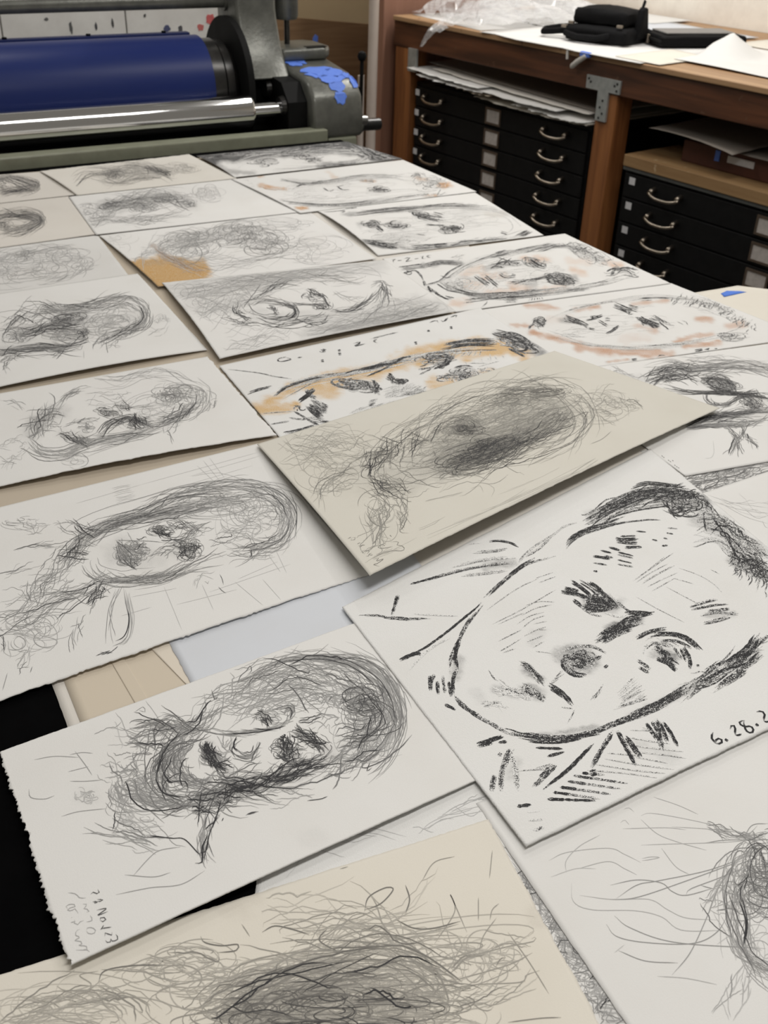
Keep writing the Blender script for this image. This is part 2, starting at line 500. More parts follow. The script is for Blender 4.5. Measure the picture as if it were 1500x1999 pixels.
# ------------------------------------------------------------------ workbench
bench = thing('workbench', 'dark stained wooden workbench along the cream wall', 'workbench', bw(0, 0, 0), BA)
MB().box(0.002, 1.165, -1.7, 1.262, 0.930, 0.9495).build('bench_top', M_top, bench, bevel=0.003)
MB().box(0.012, 0.05, -1.7, 1.262, 0.826, 0.930).build('front_rail', M_rail, bench, bevel=0.003)
MB().box(0.05, 0.09, -1.7, 1.262, 0.885, 0.928).build('inner_rail', M_rail, bench)
MB().box(1.10, 1.15, -1.7, 1.262, 0.83, 0.930).build('rear_rail', M_rail, bench)
for (y0, y1) in ((1.135, 1.25), (-0.088, 0.006), (-1.6, -1.5)):
    MB().box(0.015, 0.105, y0, y1, 0.0, 0.826).build('post', M_post, bench, bevel=0.004)
    MB().box(1.05, 1.14, y0, y1, 0.0, 0.83).build('post', M_post, bench, bevel=0.004)
tp = MB().prism([(0.064, 0.878), (-0.104, 0.878), (-0.104, 0.831), (-0.052, 0.831), (-0.054, 0.727), (-0.002, 0.727), (0.0, 0.831), (0.062, 0.831)], 0.004, 0.0145, 'x').build('tee_bracket', M_galv, bench, bevel=0.001)
for (y, z) in [(0.05, 0.866), (0.04, 0.856), (-0.09, 0.866), (-0.078, 0.858), (-0.09, 0.842), (-0.03, 0.80), (-0.02, 0.775), (-0.034, 0.755), (-0.02, 0.738)]:
    MB().tube([(0.0035, y, z), (0.0025, y, z)], 0.0045, 10).build('screw', M_hole, tp)
MB().box(0.004, 0.0145, 1.085, 1.145, 0.735, 0.83).build('corner_bracket', M_galv, bench, bevel=0.001)


def handle_mesh():
    m = MB()
    for s in (-1, 1):
        m.tube([(0.0, s * 0.061, 0.012), (-0.02, s * 0.061, 0.010), (-0.026, s * 0.061, 0.004)], [0.011, 0.009, 0.009], 10)
    pts = []
    for k in range(13):
        t = -1 + 2 * k / 12
        pts.append((-0.024 - 0.010 * (1 - t * t), t * 0.070, 0.004 - 0.014 * (1 - abs(t) ** 3)))
    m.tube(pts, [0.006] * 13, 8)
    return m.mesh('handle')


H_ME = handle_mesh()
H_ME.materials.append(M_nickel)
for p in H_ME.polygons:
    p.use_smooth = True


def cabinet(label, y_left, width, top, z_first, pitch, n, hy, ly, sticker_y, lip):
    """flat file: front face at local x = 0, drawers downwards from the top; y runs away along the bench"""
    c = thing('flat_file_cabinet', label, 'cabinet', bw(0.035, y_left, 0), BA)
    bot = z_first - pitch * (n - 0.5)
    MB().box(0.012, 0.95, -width, 0, bot - 0.02, top).build('body', M_cab, c, bevel=0.003)
    MB().box(0.03, 0.93, -width + 0.02, -0.02, 0.0, bot - 0.02).build('plinth', M_cab, c)
    if lip:
        MB().box(-0.004, 0.012, -width, 0, top - 0.014, top).build('lip', M_lip, c, bevel=0.002)
    for i in range(n):
        zc = z_first - pitch * i
        d = MB().box(0.0, 0.013, -width + 0.012, -0.012, zc - pitch / 2 + 0.003, zc + pitch / 2 - 0.003).build('drawer', M_cab, c, bevel=0.002)
        for y in hy:
            h = bpy.data.objects.new('handle', H_ME)
            COL.objects.link(h)
            h.parent = d
            h.location = (0, y, zc)
        f = MB()
        y0, y1, z0, z1 = ly - 0.047, ly + 0.047, zc - 0.033, zc + 0.033
        f.box(-0.005, 0, y0, y1, z0, z0 + 0.008).box(-0.005, 0, y0, y1, z1 - 0.008, z1).box(-0.005, 0, y0, y0 + 0.008, z0 + 0.008, z1 - 0.008).box(-0.005, 0, y1 - 0.008, y1, z0 + 0.008, z1 - 0.008)
        f.build('label_holder', M_cardframe, d)
        MB().box(-0.0025, 0, y0 + 0.008, y1 - 0.008, z0 + 0.008, z1 - 0.008).build('label_card', M_card, d)
        MB().box(-0.001, 0, sticker_y - 0.014, sticker_y + 0.014, zc + pitch / 2 - 0.040, zc + pitch / 2 - 0.014).build('sticker', M_sticker, d)
    return c


cabinet('black flat file cabinet under the bench between the end post and the bracketed post', 1.128, 1.09, 0.69, 0.632, 0.0862, 6, (-0.155, -0.915), -0.54, -0.025, False)
cabinet('black flat file cabinet under the bench right of the bracketed post, carrying a plank', -0.150, 1.1, 0.589, 0.522, 0.0915, 5, (-0.222, -0.86), -0.655, -0.05, True)

# ------------------------------------------------------------------ paper and drawing engine


def paper_mat(name, color, tooth=0.25):
    if name in _mats:
        return _mats[name]
    m = bpy.data.materials.new(name)
    nt, b = nodes(m)
    b.inputs['Roughness'].default_value = 0.88
    b.inputs['Specular IOR Level'].default_value = 0.25
    tc = N(nt, 'ShaderNodeTexCoord')
    n1 = N(nt, 'ShaderNodeTexNoise')
    n1.inputs['Scale'].default_value = 9
    n1.inputs['Detail'].default_value = 5
    nt.links.new(tc.outputs['Object'], n1.inputs['Vector'])
    mr = N(nt, 'ShaderNodeMapRange')
    mr.inputs['From Min'].default_value = 0.45
    mr.inputs['From Max'].default_value = 0.85
    mr.inputs['To Max'].default_value = 0.5
    nt.links.new(n1.outputs['Fac'], mr.inputs['Value'])
    mx = N(nt, 'ShaderNodeMix', data_type='RGBA')
    mx.inputs[6].default_value = (*color, 1)
    mx.inputs[7].default_value = (color[0] * 0.90, color[1] * 0.885, color[2] * 0.86, 1)
    nt.links.new(mr.outputs[0], mx.inputs[0])
    # rubbed charcoal and washes, broken by the tooth of the paper
    at = N(nt, 'ShaderNodeAttribute')
    at.attribute_name = 'wash'
    n2 = N(nt, 'ShaderNodeTexNoise')
    n2.inputs['Scale'].default_value = 700
    n2.inputs['Detail'].default_value = 3
    nt.links.new(tc.outputs['Object'], n2.inputs['Vector'])
    m2 = N(nt, 'ShaderNodeMapRange')
    m2.inputs['From Min'].default_value = 0.3
    m2.inputs['From Max'].default_value = 0.7
    m2.inputs['To Min'].default_value = 0.55
    m2.inputs['To Max'].default_value = 1.25
    nt.links.new(n2.outputs['Fac'], m2.inputs['Value'])
    mu = N(nt, 'ShaderNodeMath', operation='MULTIPLY', use_clamp=True)
    nt.links.new(at.outputs['Alpha'], mu.inputs[0])
    nt.links.new(m2.outputs[0], mu.inputs[1])
    mx2 = N(nt, 'ShaderNodeMix', data_type='RGBA')
    nt.links.new(mu.outputs[0], mx2.inputs[0])
    nt.links.new(mx.outputs[2], mx2.inputs[6])
    nt.links.new(at.outputs['Color'], mx2.inputs[7])
    nt.links.new(mx2.outputs[2], b.inputs['Base Color'])
    bp = N(nt, 'ShaderNodeBump')
    bp.inputs['Strength'].default_value = tooth
    bp.inputs['Distance'].default_value = 0.0006
    nt.links.new(n2.outputs['Fac'], bp.inputs['Height'])
    nt.links.new(bp.outputs[0], b.inputs['Normal'])
    m['paper'] = color
    _mats[name] = m
    return m


def ink_mat(paper, grain):
    """graphite or charcoal lying on one kind of paper; attribute 'ink' = colour + coverage"""
    key = 'ink_' + paper.name + ('_grain' if grain else '')
    if key in _mats:
        return _mats[key]
    c = list(paper['paper'])
    m = bpy.data.materials.new(key)
    nt, b = nodes(m)
    b.inputs['Roughness'].default_value = 0.8
    b.inputs['Specular IOR Level'].default_value = 0.2
    at = N(nt, 'ShaderNodeAttribute')
    at.attribute_name = 'ink'
    fac = at.outputs['Alpha']
    if grain:
        tc = N(nt, 'ShaderNodeTexCoord')
        n2 = N(nt, 'ShaderNodeTexNoise')
        n2.inputs['Scale'].default_value = 850
        n2.inputs['Detail'].default_value = 3
        nt.links.new(tc.outputs['Object'], n2.inputs['Vector'])
        # coverage decides how much of the tooth is filled
        s1 = N(nt, 'ShaderNodeMapRange')
        s1.inputs['From Min'].default_value = 0.0
        s1.inputs['From Max'].default_value = 1.0
        s1.inputs['To Min'].default_value = -0.25
        s1.inputs['To Max'].default_value = 0.24
        nt.links.new(fac, s1.inputs['Value'])
        ad = N(nt, 'ShaderNodeMath', operation='ADD')
        nt.links.new(n2.outputs['Fac'], ad.inputs[0])
        nt.links.new(s1.outputs[0], ad.inputs[1])
        s2 = N(nt, 'ShaderNodeMapRange')
        s2.inputs['From Min'].default_value = 0.44
        s2.inputs['From Max'].default_value = 0.62
        nt.links.new(ad.outputs[0], s2.inputs['Value'])
        fac = s2.outputs[0]
    mx = N(nt, 'ShaderNodeMix', data_type='RGBA')
    mx.inputs[6].default_value = (*c, 1)
    nt.links.new(fac, mx.inputs[0])
    nt.links.new(at.outputs['Color'], mx.inputs[7])
    nt.links.new(mx.outputs[2], b.inputs['Base Color'])
    _mats[key] = m
    return m


W_WHITE = paper_mat('white_paper', (0.735, 0.73, 0.715))
W_COOL = paper_mat('cool_white_paper', (0.63, 0.655, 0.70), 0.1)
W_ROUGH = paper_mat('rough_white_paper', (0.745, 0.745, 0.735), 0.8)
W_WARM = paper_mat('warm_grey_paper', (0.66, 0.63, 0.585))
W_CREAM = paper_mat('cream_paper', (0.725, 0.69, 0.615))
W_GREY = paper_mat('grey_cream_paper', (0.635, 0.615, 0.555))
W_BEIGE = paper_mat('beige_paper', (0.69, 0.665, 0.615))
W_SHADE = paper_mat('grey_kraft_paper', (0.27, 0.24, 0.21), 0.1)  # paper colour darkened to hold the shade under the bench top
W_PALE = paper_mat('pale_grey_paper', (0.67, 0.665, 0.65))
W_TAN = paper_mat('tan_underlay', (0.50, 0.435, 0.35), 0.1)
W_MANILA = paper_mat('manila_paper', (0.60, 0.53, 0.43), 0.1)


def spline(pts, n):
    """Catmull-Rom through pts, n samples"""
    P = np.asarray(pts, float)
    if len(P) == 2:
        t = np.linspace(0, 1, n)[:, None]
        return P[0] * (1 - t) + P[1] * t
    Q = np.vstack([2 * P[0] - P[1], P, 2 * P[-1] - P[-2]])
    d = np.r_[0, np.cumsum(np.linalg.norm(np.diff(P, axis=0), axis=1))]
    s = np.linspace(0, d[-1], n)
    k = np.clip(np.searchsorted(d, s, side='right') - 1, 0, len(P) - 2)
    t = ((s - d[k]) / np.maximum(d[k + 1] - d[k], 1e-9))[:, None]
    p0, p1, p2, p3 = Q[k], Q[k + 1], Q[k + 2], Q[k + 3]
    return 0.5 * (2 * p1 + (p2 - p0) * t + (2 * p0 - 5 * p1 + 4 * p2 - p3) * t * t + (3 * p1 - p0 - 3 * p2 + p3) * t ** 3)


GRAPH = (0.040, 0.040, 0.043)
CHAR = (0.030, 0.030, 0.032)


class Drawing:
    """strokes laid down in the picture plane of one sheet"""

    def __init__(self, T=(0, 0, 1), seed=1):
        self.T = T
        self.r = np.random.default_rng(seed)
        self.S = []          # (points, width mm, coverage, colour, grain, taper)
        self.W = []          # washes
        self.w, self.d, self.col, self.grain = 0.55, 0.6, GRAPH, False
        self.k = 1.0         # how heavy the hand is

    def at(self, *T):
        self.T = T
        return self

    def heavy(self, k):
        self.k = k
        return self

    def pen(self, w=0.55, d=0.6, col=GRAPH, grain=False):
        self.w, self.d, self.col, self.grain = w, d, col, grain
        return self

    def X(self, pts):
        return np.asarray(pts, float) * self.T[2] + np.array(self.T[:2])

    def _put(self, P, w=None, d=None, taper=True):
        if not self.grain:
            w = (w or self.w) * 1.25
            d = min(1.0, (self.d if d is None else d) * 1.1)
        self.S.append((P, (w or self.w) * self.k, self.d if d is None else d, self.col, self.grain, taper))

    def ln(self, pts, w=None, d=None, n=None, taper=True):
        """one drawn line"""
        P = self.X(pts)
        L = np.linalg.norm(np.diff(P, axis=0), axis=1).sum()
        self._put(spline(P, n or int(np.clip(L / 5, 5, 40))), w, d, taper)
        return self

    def lns(self, many, w=None, d=None):
        for p in many:
            self.ln(p, w, d)
        return self

    def ch(self, pts, w, d=0.8):
        """a broad charcoal stroke, built of a few ragged passes"""
        P = self.X(pts)
        L = np.linalg.norm(np.diff(P, axis=0), axis=1).sum()
        C = spline(P, int(np.clip(L / 4, 6, 50)))
        t = np.gradient(C, axis=0)
        nrm = np.column_stack([-t[:, 1], t[:, 0]]) / np.maximum(np.linalg.norm(t, axis=1), 1e-6)[:, None]
        k = max(1, int(round(w / 1.6)))
        for i in range(k):
            o = (i - (k - 1) / 2) * (w / k) * 1.7 + self.r.normal(0, 0.5)
            a, b = int(self.r.integers(0, max(1, len(C) // 6))), len(C) - int(self.r.integers(0, max(1, len(C) // 6)))
            if b - a < 3:
                a, b = 0, len(C)
            wob = self.r.normal(0, 0.35, len(C)).cumsum() * 0.35
            Q = C + nrm * (o + wob)[:, None]
            self._put(Q[a:b], 1.1 * w / k + 0.5, float(np.clip(d + self.r.normal(0, 0.13), 0.15, 1)))
        return self

    def chs(self, many, w, d=0.8):
        for p in many:
            self.ch(p, w, d)
        return self

    def bun(self, pts, n, spread, w=None, d=None, L=(0.2, 0.6), wob=0.35):
        """n loose strands along a guide line"""
        G = spline(self.X(pts), 80)
        sp = spread * self.T[2] * (1.0 if self.grain else 1.3)
        t = np.gradient(G, axis=0)
        nrm = np.column_stack([-t[:, 1], t[:, 0]]) / np.maximum(np.linalg.norm(t, axis=1), 1e-6)[:, None]
        base = self.d if d is None else d
        for _ in range(n):
            l = self.r.uniform(*L)
            a = self.r.uniform(-0.05, 1.05 - l)
            k = 14
            u = np.clip(np.linspace(a, a + l, k), 0, 1) * 79
            i = np.clip(u.astype(int), 0, 78)
            f = (u - i)[:, None]
            C = G[i] * (1 - f) + G[i + 1] * f
            Nn = nrm[i]
            x = np.linspace(0, 1, k)
            o = self.r.normal(0, sp * 0.6) + (x - 0.5) * self.r.normal(0, sp * 1.3) + sp * wob * self.r.uniform(0.3, 1) * np.sin(x * self.r.uniform(2, 8) + self.r.uniform(0, 6))
            o = o + sp * 0.22 * np.cumsum(self.r.normal(0, 1, k)) * wob
            C = C + Nn * o[:, None]
            if self.r.uniform() < 0.3:      # a hooked end
                C[-3:] += np.outer([0.15, 0.5, 1.0], self.r.normal(0, sp * 0.55, 2))
            acc = 1.45 if self.r.uniform() < 0.15 else 1.0
            self._put(C, acc * (w or self.w) * self.r.uniform(0.6, 1.3), float(np.clip(acc * base * self.r.uniform(0.55, 1.25), 0.05, 1)))
        return self

    def scr(self, c, rx, ry, n, ang=0.0, w=None, d=None, size=(0.25, 0.7), sweep=(1.2, 4.5), spread=0.75):
        """looping scribble filling an ellipse"""
        s = self.T[2]
        c = self.X([c])[0]
        rx, ry = rx * s, ry * s
        ca, sa = math.cos(math.radians(ang)), math.sin(math.radians(ang))
        base = self.d if d is None else d
        for _ in range(n):
            q = self.r.uniform(0, 2 * math.pi)
            rr = math.sqrt(self.r.uniform()) * spread
            z = self.r.uniform(*size)
            k = 16
            th = self.r.uniform(0, 6.28) + np.linspace(0, self.r.uniform(*sweep) * self.r.choice([-1, 1]), k)
            ex = z * self.r.uniform(0.5, 1.3)
            ey = z * self.r.uniform(0.3, 1.1)
            gr = 1 + np.linspace(0, self.r.uniform(-0.5, 0.5), k)
            x = rx * (rr * math.cos(q) + ex * np.cos(th) * gr)
            y = ry * (rr * math.sin(q) + ey * np.sin(th) * gr)
            P = np.column_stack([c[0] + ca * x - sa * y, c[1] + sa * x + ca * y])
            self._put(P, (w or self.w) * self.r.uniform(0.6, 1.3), float(np.clip(base * self.r.uniform(0.5, 1.25), 0.05, 1)))
        return self

    def hat(self, a0, a1, b0, b1, n, w=None, d=None):
        """n parallel strokes between segment a and segment b"""
        a0, a1, b0, b1 = [np.array(p, float) for p in (a0, a1, b0, b1)]
        for i in range(n):
            f = i / max(1, n - 1) + self.r.normal(0, 0.02)
            p, q = a0 + (b0 - a0) * f, a1 + (b1 - a1) * f
            l = q - p
            p = p + l * self.r.uniform(-0.03, 0.12)
            q = q - l * self.r.uniform(-0.03, 0.15)
            mid = (p + q) / 2 + np.array([-l[1], l[0]]) * self.r.normal(0, 0.03)
            self.ln([p, mid, q], w, (self.d if d is None else d) * self.r.uniform(0.7, 1.2))
        return self

    def ws(self, pts, r, a, col=(0.06, 0.06, 0.062)):
        """a rubbed or washed patch along a line"""
        self.W.append((self.X(pts), r * self.T[2], a * (0.6 if col[0] == 0.06 else 1.0), col))
        return self


GLYPH = {
    '0': [[(.5, 1), (.15, .75), (.15, .25), (.5, 0), (.85, .25), (.85, .75), (.5, 1)]],
    '1': [[(.5, 1), (.5, 0)]],
    '2': [[(.1, .75), (.4, 1), (.8, .8), (.6, .45), (.1, 0), (.95, .05)]],
    '3': [[(.1, .9), (.6, 1), (.8, .75), (.4, .55), (.85, .35), (.6, 0), (.1, .1)]],
    '4': [[(.2, 1), (.1, .45), (.8, .45)], [(.7, .9), (.65, 0)]],
    '5': [[(.9, 1), (.3, .95), (.2, .6), (.7, .6), (.85, .3), (.5, 0), (.1, .1)]],
    '6': [[(.6, 1), (.2, .55), (.2, .15), (.6, 0), (.85, .25), (.55, .45), (.2, .25)]],
    '7': [[(.1, .95), (.9, 1), (.4, 0)]],
    '8': [[(.8, .85), (.4, 1), (.2, .75), (.5, .5), (.8, .2), (.5, 0), (.2, .2), (.5, .5), (.75, .75), (.7, .95)]],
    'N': [[(.1, 0), (.15, 1), (.8, 0), (.9, 1)]],
    'O': [[(.5, .8), (.15, .5), (.3, .1), (.7, .15), (.8, .55), (.5, .8)]],
    'V': [[(.1, .9), (.45, 0), (.95, 1)]],
    '.': [[(.4, .06), (.6, .0)]],
    '-': [[(.2, .5), (.8, .5)]],
}


def write(D, text, org, ex, ey, w, d, adv=1.15):
    """hand lettering: org = foot of the first character, ex / ey = its width and height vectors"""
    o, ex, ey = np.array(org, float), np.array(ex, float), np.array(ey, float)
    for ch in text:
        if ch != ' ':
            for st in GLYPH[ch]:
                D.ln([o + ex * x + ey * y for x, y in st], w, d, n=24, taper=False)
        o = o + ex * (0.6 if ch in '. ' else 1.0) * adv


def grid_quads(nu, nv):
    i = np.arange(nu * nv).reshape(nv, nu)
    return np.stack([i[:-1, :-1], i[1:, :-1], i[1:, 1:], i[:-1, 1:]], -1).reshape(-1, 4)


class Surf:
    """bent sheet over four corners TL, TR, BR, BL (world); u to the right, v downwards in the picture"""

    def __init__(self, C, bend):
        self.C = np.asarray(C, float)
        self.b = bend

    def P(self, u, v):
        u, v = np.asarray(u, float)[..., None], np.asarray(v, float)[..., None]
        C = self.C
        p = C[0] * (1 - u) * (1 - v) + C[1] * u * (1 - v) + C[2] * u * v + C[3] * (1 - u) * v
        p = p.copy()
        p[..., 2] += self.h(u[..., 0], v[..., 0])
        return p

    def h(self, u, v):
        z = 0 * u
        for (k, a) in self.b.items():
            a = a * 0.001
            if k == 'B': z = z + a * np.clip(v, 0, 1) ** 5 * np.sin(np.pi * np.clip(u, 0, 1)) ** 0.8
            if k == 'T': z = z + a * np.clip(1 - v, 0, 1) ** 5 * np.sin(np.pi * np.clip(u, 0, 1)) ** 0.8
            if k == 'L': z = z + a * np.clip(1 - u, 0, 1) ** 5 * np.sin(np.pi * np.clip(v, 0, 1)) ** 0.8
            if k == 'R': z = z + a * np.clip(u, 0, 1) ** 5 * np.sin(np.pi * np.clip(v, 0, 1)) ** 0.8
            if k == 'bl': z = z + a * np.clip((1 - u) * v, 0, 1) ** 3
            if k == 'br': z = z + a * np.clip(u * v, 0, 1) ** 3
            if k == 'tl': z = z + a * np.clip((1 - u) * (1 - v), 0, 1) ** 3
            if k == 'tr': z = z + a * np.clip(u * (1 - v), 0, 1) ** 3
            if k == 'w': z = z + a * np.sin(u * 7 + v * 3) * np.sin(v * 5 + 1)
        return z

    def uv(self, px):
        """where the sight lines of px meet the sheet"""
        r = rays(px)
        z = np.full(len(r), self.C[:, 2].mean())
        u = np.full(len(r), .5)
        v = np.full(len(r), .5)
        C = self.C[:, :2]
        for it in range(8):
            p = (CAM + r * ((z - CAM[2]) / r[:, 2])[:, None])[:, :2]
            for _ in range(3):
                U, V = u[:, None], v[:, None]
                f = C[0] * (1 - U) * (1 - V) + C[1] * U * (1 - V) + C[2] * U * V + C[3] * (1 - U) * V - p
                du = (C[1] - C[0]) * (1 - V) + (C[2] - C[3]) * V
                dv = (C[3] - C[0]) * (1 - U) + (C[2] - C[1]) * U
                det = du[:, 0] * dv[:, 1] - du[:, 1] * dv[:, 0]
                u = u - (f[:, 0] * dv[:, 1] - f[:, 1] * dv[:, 0]) / det
                v = v - (du[:, 0] * f[:, 1] - du[:, 1] * f[:, 0]) / det
            z = self.P(u, v)[:, 2]
        return u, v


_NT = np.random.default_rng(3).uniform(-1, 1, (64, 64))


def vnoise(p):
    i = np.floor(p).astype(int)
    f = p - i
    f = f * f * (3 - 2 * f)
    x0, y0, x1, y1 = i[:, 0] % 64, i[:, 1] % 64, (i[:, 0] + 1) % 64, (i[:, 1] + 1) % 64
    a = _NT[x0, y0] * (1 - f[:, 0]) + _NT[x1, y0] * f[:, 0]
    b = _NT[x0, y1] * (1 - f[:, 0]) + _NT[x1, y1] * f[:, 0]
    return a * (1 - f[:, 1]) + b * f[:, 1]


def sheet_mesh(name, S, origin, nu, nv, thick, torn, seed, material, washes=None):
    r = np.random.default_rng(seed)
    u, v = np.meshgrid(np.linspace(0, 1, nu), np.linspace(0, 1, nv))
    # gently uneven, or torn, edges
    W = np.linalg.norm(S.C[1] - S.C[0])
    Hh = np.linalg.norm(S.C[3] - S.C[0])

    def jag(n, amp):
        j = r.normal(0, 1, n) * 0.55 + np.interp(np.linspace(0, 1, n), np.linspace(0, 1, 26), r.normal(0, 1, 26)) * 0.8
        return j * amp
    for e, amp in torn.items():
        amp = amp * 0.001
        if e == 'L': u[:, 0] += jag(nv, amp) / W
        if e == 'R': u[:, -1] += jag(nv, amp) / W
        if e == 'T': v[0, :] += jag(nu, amp) / Hh
        if e == 'B': v[-1, :] += jag(nu, amp) / Hh
    top = S.P(u.ravel(), v.ravel())
    bot = top.copy()
    bot[:, 2] -= thick
    nn = nu * nv
    q = grid_quads(nu, nv)
    idx = np.arange(nn).reshape(nv, nu)
    ring = np.concatenate([idx[0, :], idx[1:, -1], idx[-1, -2::-1], idx[-2:0:-1, 0]])
    nx = np.roll(ring, -1)
    side = np.stack([ring, nx, nx + nn, ring + nn], -1)
    vs = np.vstack([top, bot]) - origin
    fs = np.vstack([q, q[:, ::-1] + nn, side])
    me = bpy.data.meshes.new(name)
    me.from_pydata(vs.tolist(), [], fs.tolist())
    me.update()
    a = np.zeros((2 * nn, 4), np.float32)
    if washes:
        px = to_px(top)
        col = np.zeros((nn, 3))
        al = np.zeros(nn)
        for (P, rad, st, c) in washes:
            dmin = np.full(nn, 1e9)
            if len(P) == 1:
                dmin = np.hypot(px[:, 0] - P[0, 0], (px[:, 1] - P[0, 1]) * 1.7)
            for i in range(len(P) - 1):
                ab = P[i + 1] - P[i]
                t = np.clip(((px - P[i]) @ ab) / max(ab @ ab, 1e-9), 0, 1)
                dd = px - (P[i] + t[:, None] * ab)
                dmin = np.minimum(dmin, np.hypot(dd[:, 0], dd[:, 1] * 1.5))
            dmin = dmin + r.normal(0, rad * 0.06, nn) + rad * (0.42 * vnoise(px / (rad * 1.1) + 7) + 0.22 * vnoise(px / (rad * 0.4)))
            w = np.clip(1.25 - dmin / rad, 0, 1)
            w = np.clip((w * w * (3 - 2 * w)) * st * np.clip(0.92 + 0.35 * vnoise(px * np.array([0.05, 0.22]) + 31), 0.3, 1.2), 0, 1)
            na = al + w * (1 - al)
            k = np.where(na > 1e-6, w / np.maximum(na, 1e-6), 0)[:, None]
            col = col * (1 - k) + np.array(c) * k
            al = na
        a[:nn, :3] = col
        a[:nn, 3] = al
    ca = me.color_attributes.new('wash', 'FLOAT_COLOR', 'POINT')
    ca.data.foreach_set('color', a.ravel())
    me.materials.append(material)
    me.polygons.foreach_set('use_smooth', np.r_[np.ones(2 * len(q), bool), np.zeros(len(side), bool)])
    return me


def stroke_meshes(D, S, origin, paper, parent, name):
    """turn the strokes of a drawing into thin ribbons lying on the sheet"""
    for grain in (False, True):
        st = [s for s in D.S if s[4] == grain]
        if not st:
            continue
        allp = np.vstack([s[0] for s in st])
        U, V = S.uv(allp)
        vs, fs, ink = [], [], []
        base = 0
        pos = 0
        for (P, w, d, col, g, tp) in st:
            n = len(P)
            u, v = U[pos:pos + n], V[pos:pos + n]
            pos += n
            ok = (u > 0.006) & (u < 0.994) & (v > 0.008) & (v < 0.992)
            # longest run inside the sheet
            best, cur, bs = 0, 0, 0
            for i in range(n):
                cur = cur + 1 if ok[i] else 0
                if cur > best:
                    best, bs = cur, i - cur + 1
            if best < 2:
                continue
            u, v, n2 = u[bs:bs + best], v[bs:bs + best], best
            Q = S.P(u, v)
            t = np.gradient(Q, axis=0)
            L = np.maximum(np.hypot(t[:, 0], t[:, 1]), 1e-9)
            nr = np.column_stack([-t[:, 1] / L, t[:, 0] / L, 0 * L])
            x = np.linspace(0, 1, n2)
            prof = (np.clip(np.minimum(x, 1 - x) * 5 + 0.25, 0, 1) if tp else np.ones(n2)) * w * 0.0005
            if g:
                prof = prof * D.r.uniform(0.65, 1.2, n2)
            Q[:, 2] += 0.0001 + 0.0003 * d + D.r.uniform(0, 0.00003)   # darker marks lie on top
            vs.append(Q + nr * prof[:, None])
            vs.append(Q - nr * prof[:, None])
            i = np.arange(n2 - 1)
            fs.append(np.stack([base + i, base + n2 + i, base + n2 + i + 1, base + i + 1], -1))
            dd = d * (np.clip(np.minimum(x, 1 - x) * 4 + 0.55, 0, 1) if tp else np.ones(n2))
            if g:
                dd = np.clip(dd * D.r.uniform(0.75, 1.15, n2), 0, 1)
            c4 = np.column_stack([np.tile(col, (n2, 1)), dd])
            ink += [c4, c4]
            base += 2 * n2
        if not vs:
            continue
        me = bpy.data.meshes.new(name)
        me.from_pydata((np.vstack(vs) - origin).tolist(), [], np.vstack(fs).tolist())
        me.update()
        ca = me.color_attributes.new('ink', 'FLOAT_COLOR', 'POINT')
        ca.data.foreach_set('color', np.vstack(ink).astype(np.float32).ravel())
        me.materials.append(ink_mat(paper, grain))
        o = bpy.data.objects.new('charcoal_drawing' if grain else name, me)
        COL.objects.link(o)
        o.parent = parent
        o['kind'] = 'stuff'


_seed = [100]


def sheet(label, px, z, paper, D=None, bend=None, torn=None, res=(90, 64), thick=0.7, name='drawing_sheet', cat='drawing', corner=(0, 0, 0, 0), part='pencil_drawing', group=None):
    """a sheet lying on the bed: px = its corners in the picture, z = mm above the bed, corner = lift of each corner (mm)"""
    _seed[0] += 1
    bend = bend or {}
    zz = [BED + (z + c) * 0.001 for c in corner]
    # corner lift is linear over the sheet; edge bends add to it
    C = np.vstack([at_z([p], q)[0] for p, q in zip(px, zz)])
    S = Surf(C, bend)
    org = C.mean(0)
    me = sheet_mesh(name, S, org, res[0], res[1], thick * 0.001, torn or {'T': 0.25, 'B': 0.25, 'L': 0.25, 'R': 0.25}, _seed[0], paper, D.W if D else None)
    o = bpy.data.objects.new(name, me)
    o.location = org
    COL.objects.link(o)
    tag(o, label, cat, group)
    if D:
        stroke_meshes(D, S, org, paper, o, part)
    return o

# ------------------------------------------------------------------ sheets under the drawings
def mini(C, seed):
    return C


sheet('tan underlay paper showing in the gaps of the left drawings', [(-700, 400), (640, 287), (1060, 780), (-200, 1330)], 0.9, W_TAN, None, None, None, (40, 40), 0.5, 'underlay_sheet', 'paper')
sheet('beige underlay paper below the right hand column of drawings', [(640, 300), (738, 300), (1400, 640), (1150, 900)], 1.2, W_TAN, None, None, None, (40, 40), 0.5, 'underlay_sheet', 'paper')
sheet('grey underlay strip showing left of the third charcoal drawing from the press', [(560, 400), (880, 372), (930, 520), (735, 512)], 3.2, W_WARM, None, None, {'L': 2.0}, (30, 20), 0.5, 'underlay_sheet', 'paper')
bd = sheet('beige board sticking out past the right edge of the bed', [(1180, 596), (1440, 561), (1850, 600), (1600, 780)], 0.6, W_CREAM, None, {'tr': 4}, None, (20, 16), 0.5, 'beige_board', 'board')
tp_ = sheet('small blue tape scrap on the beige board at the right edge', [(1408, 573), (1425, 565), (1458, 570), (1415, 579)], 2.6, paper_mat('tape_paper', (0.10, 0.22, 0.70), 0.1), None, None, None, (6, 4), 0.3, 'tape_scrap', 'tape')

sheet('warm white sheet mostly hidden under the grey cream drawing', [(760, 960), (1180, 780), (1330, 930), (640, 1210)], 2.0, W_WARM, None, None, None, (30, 20), 0.6, 'blank_sheet', 'paper')

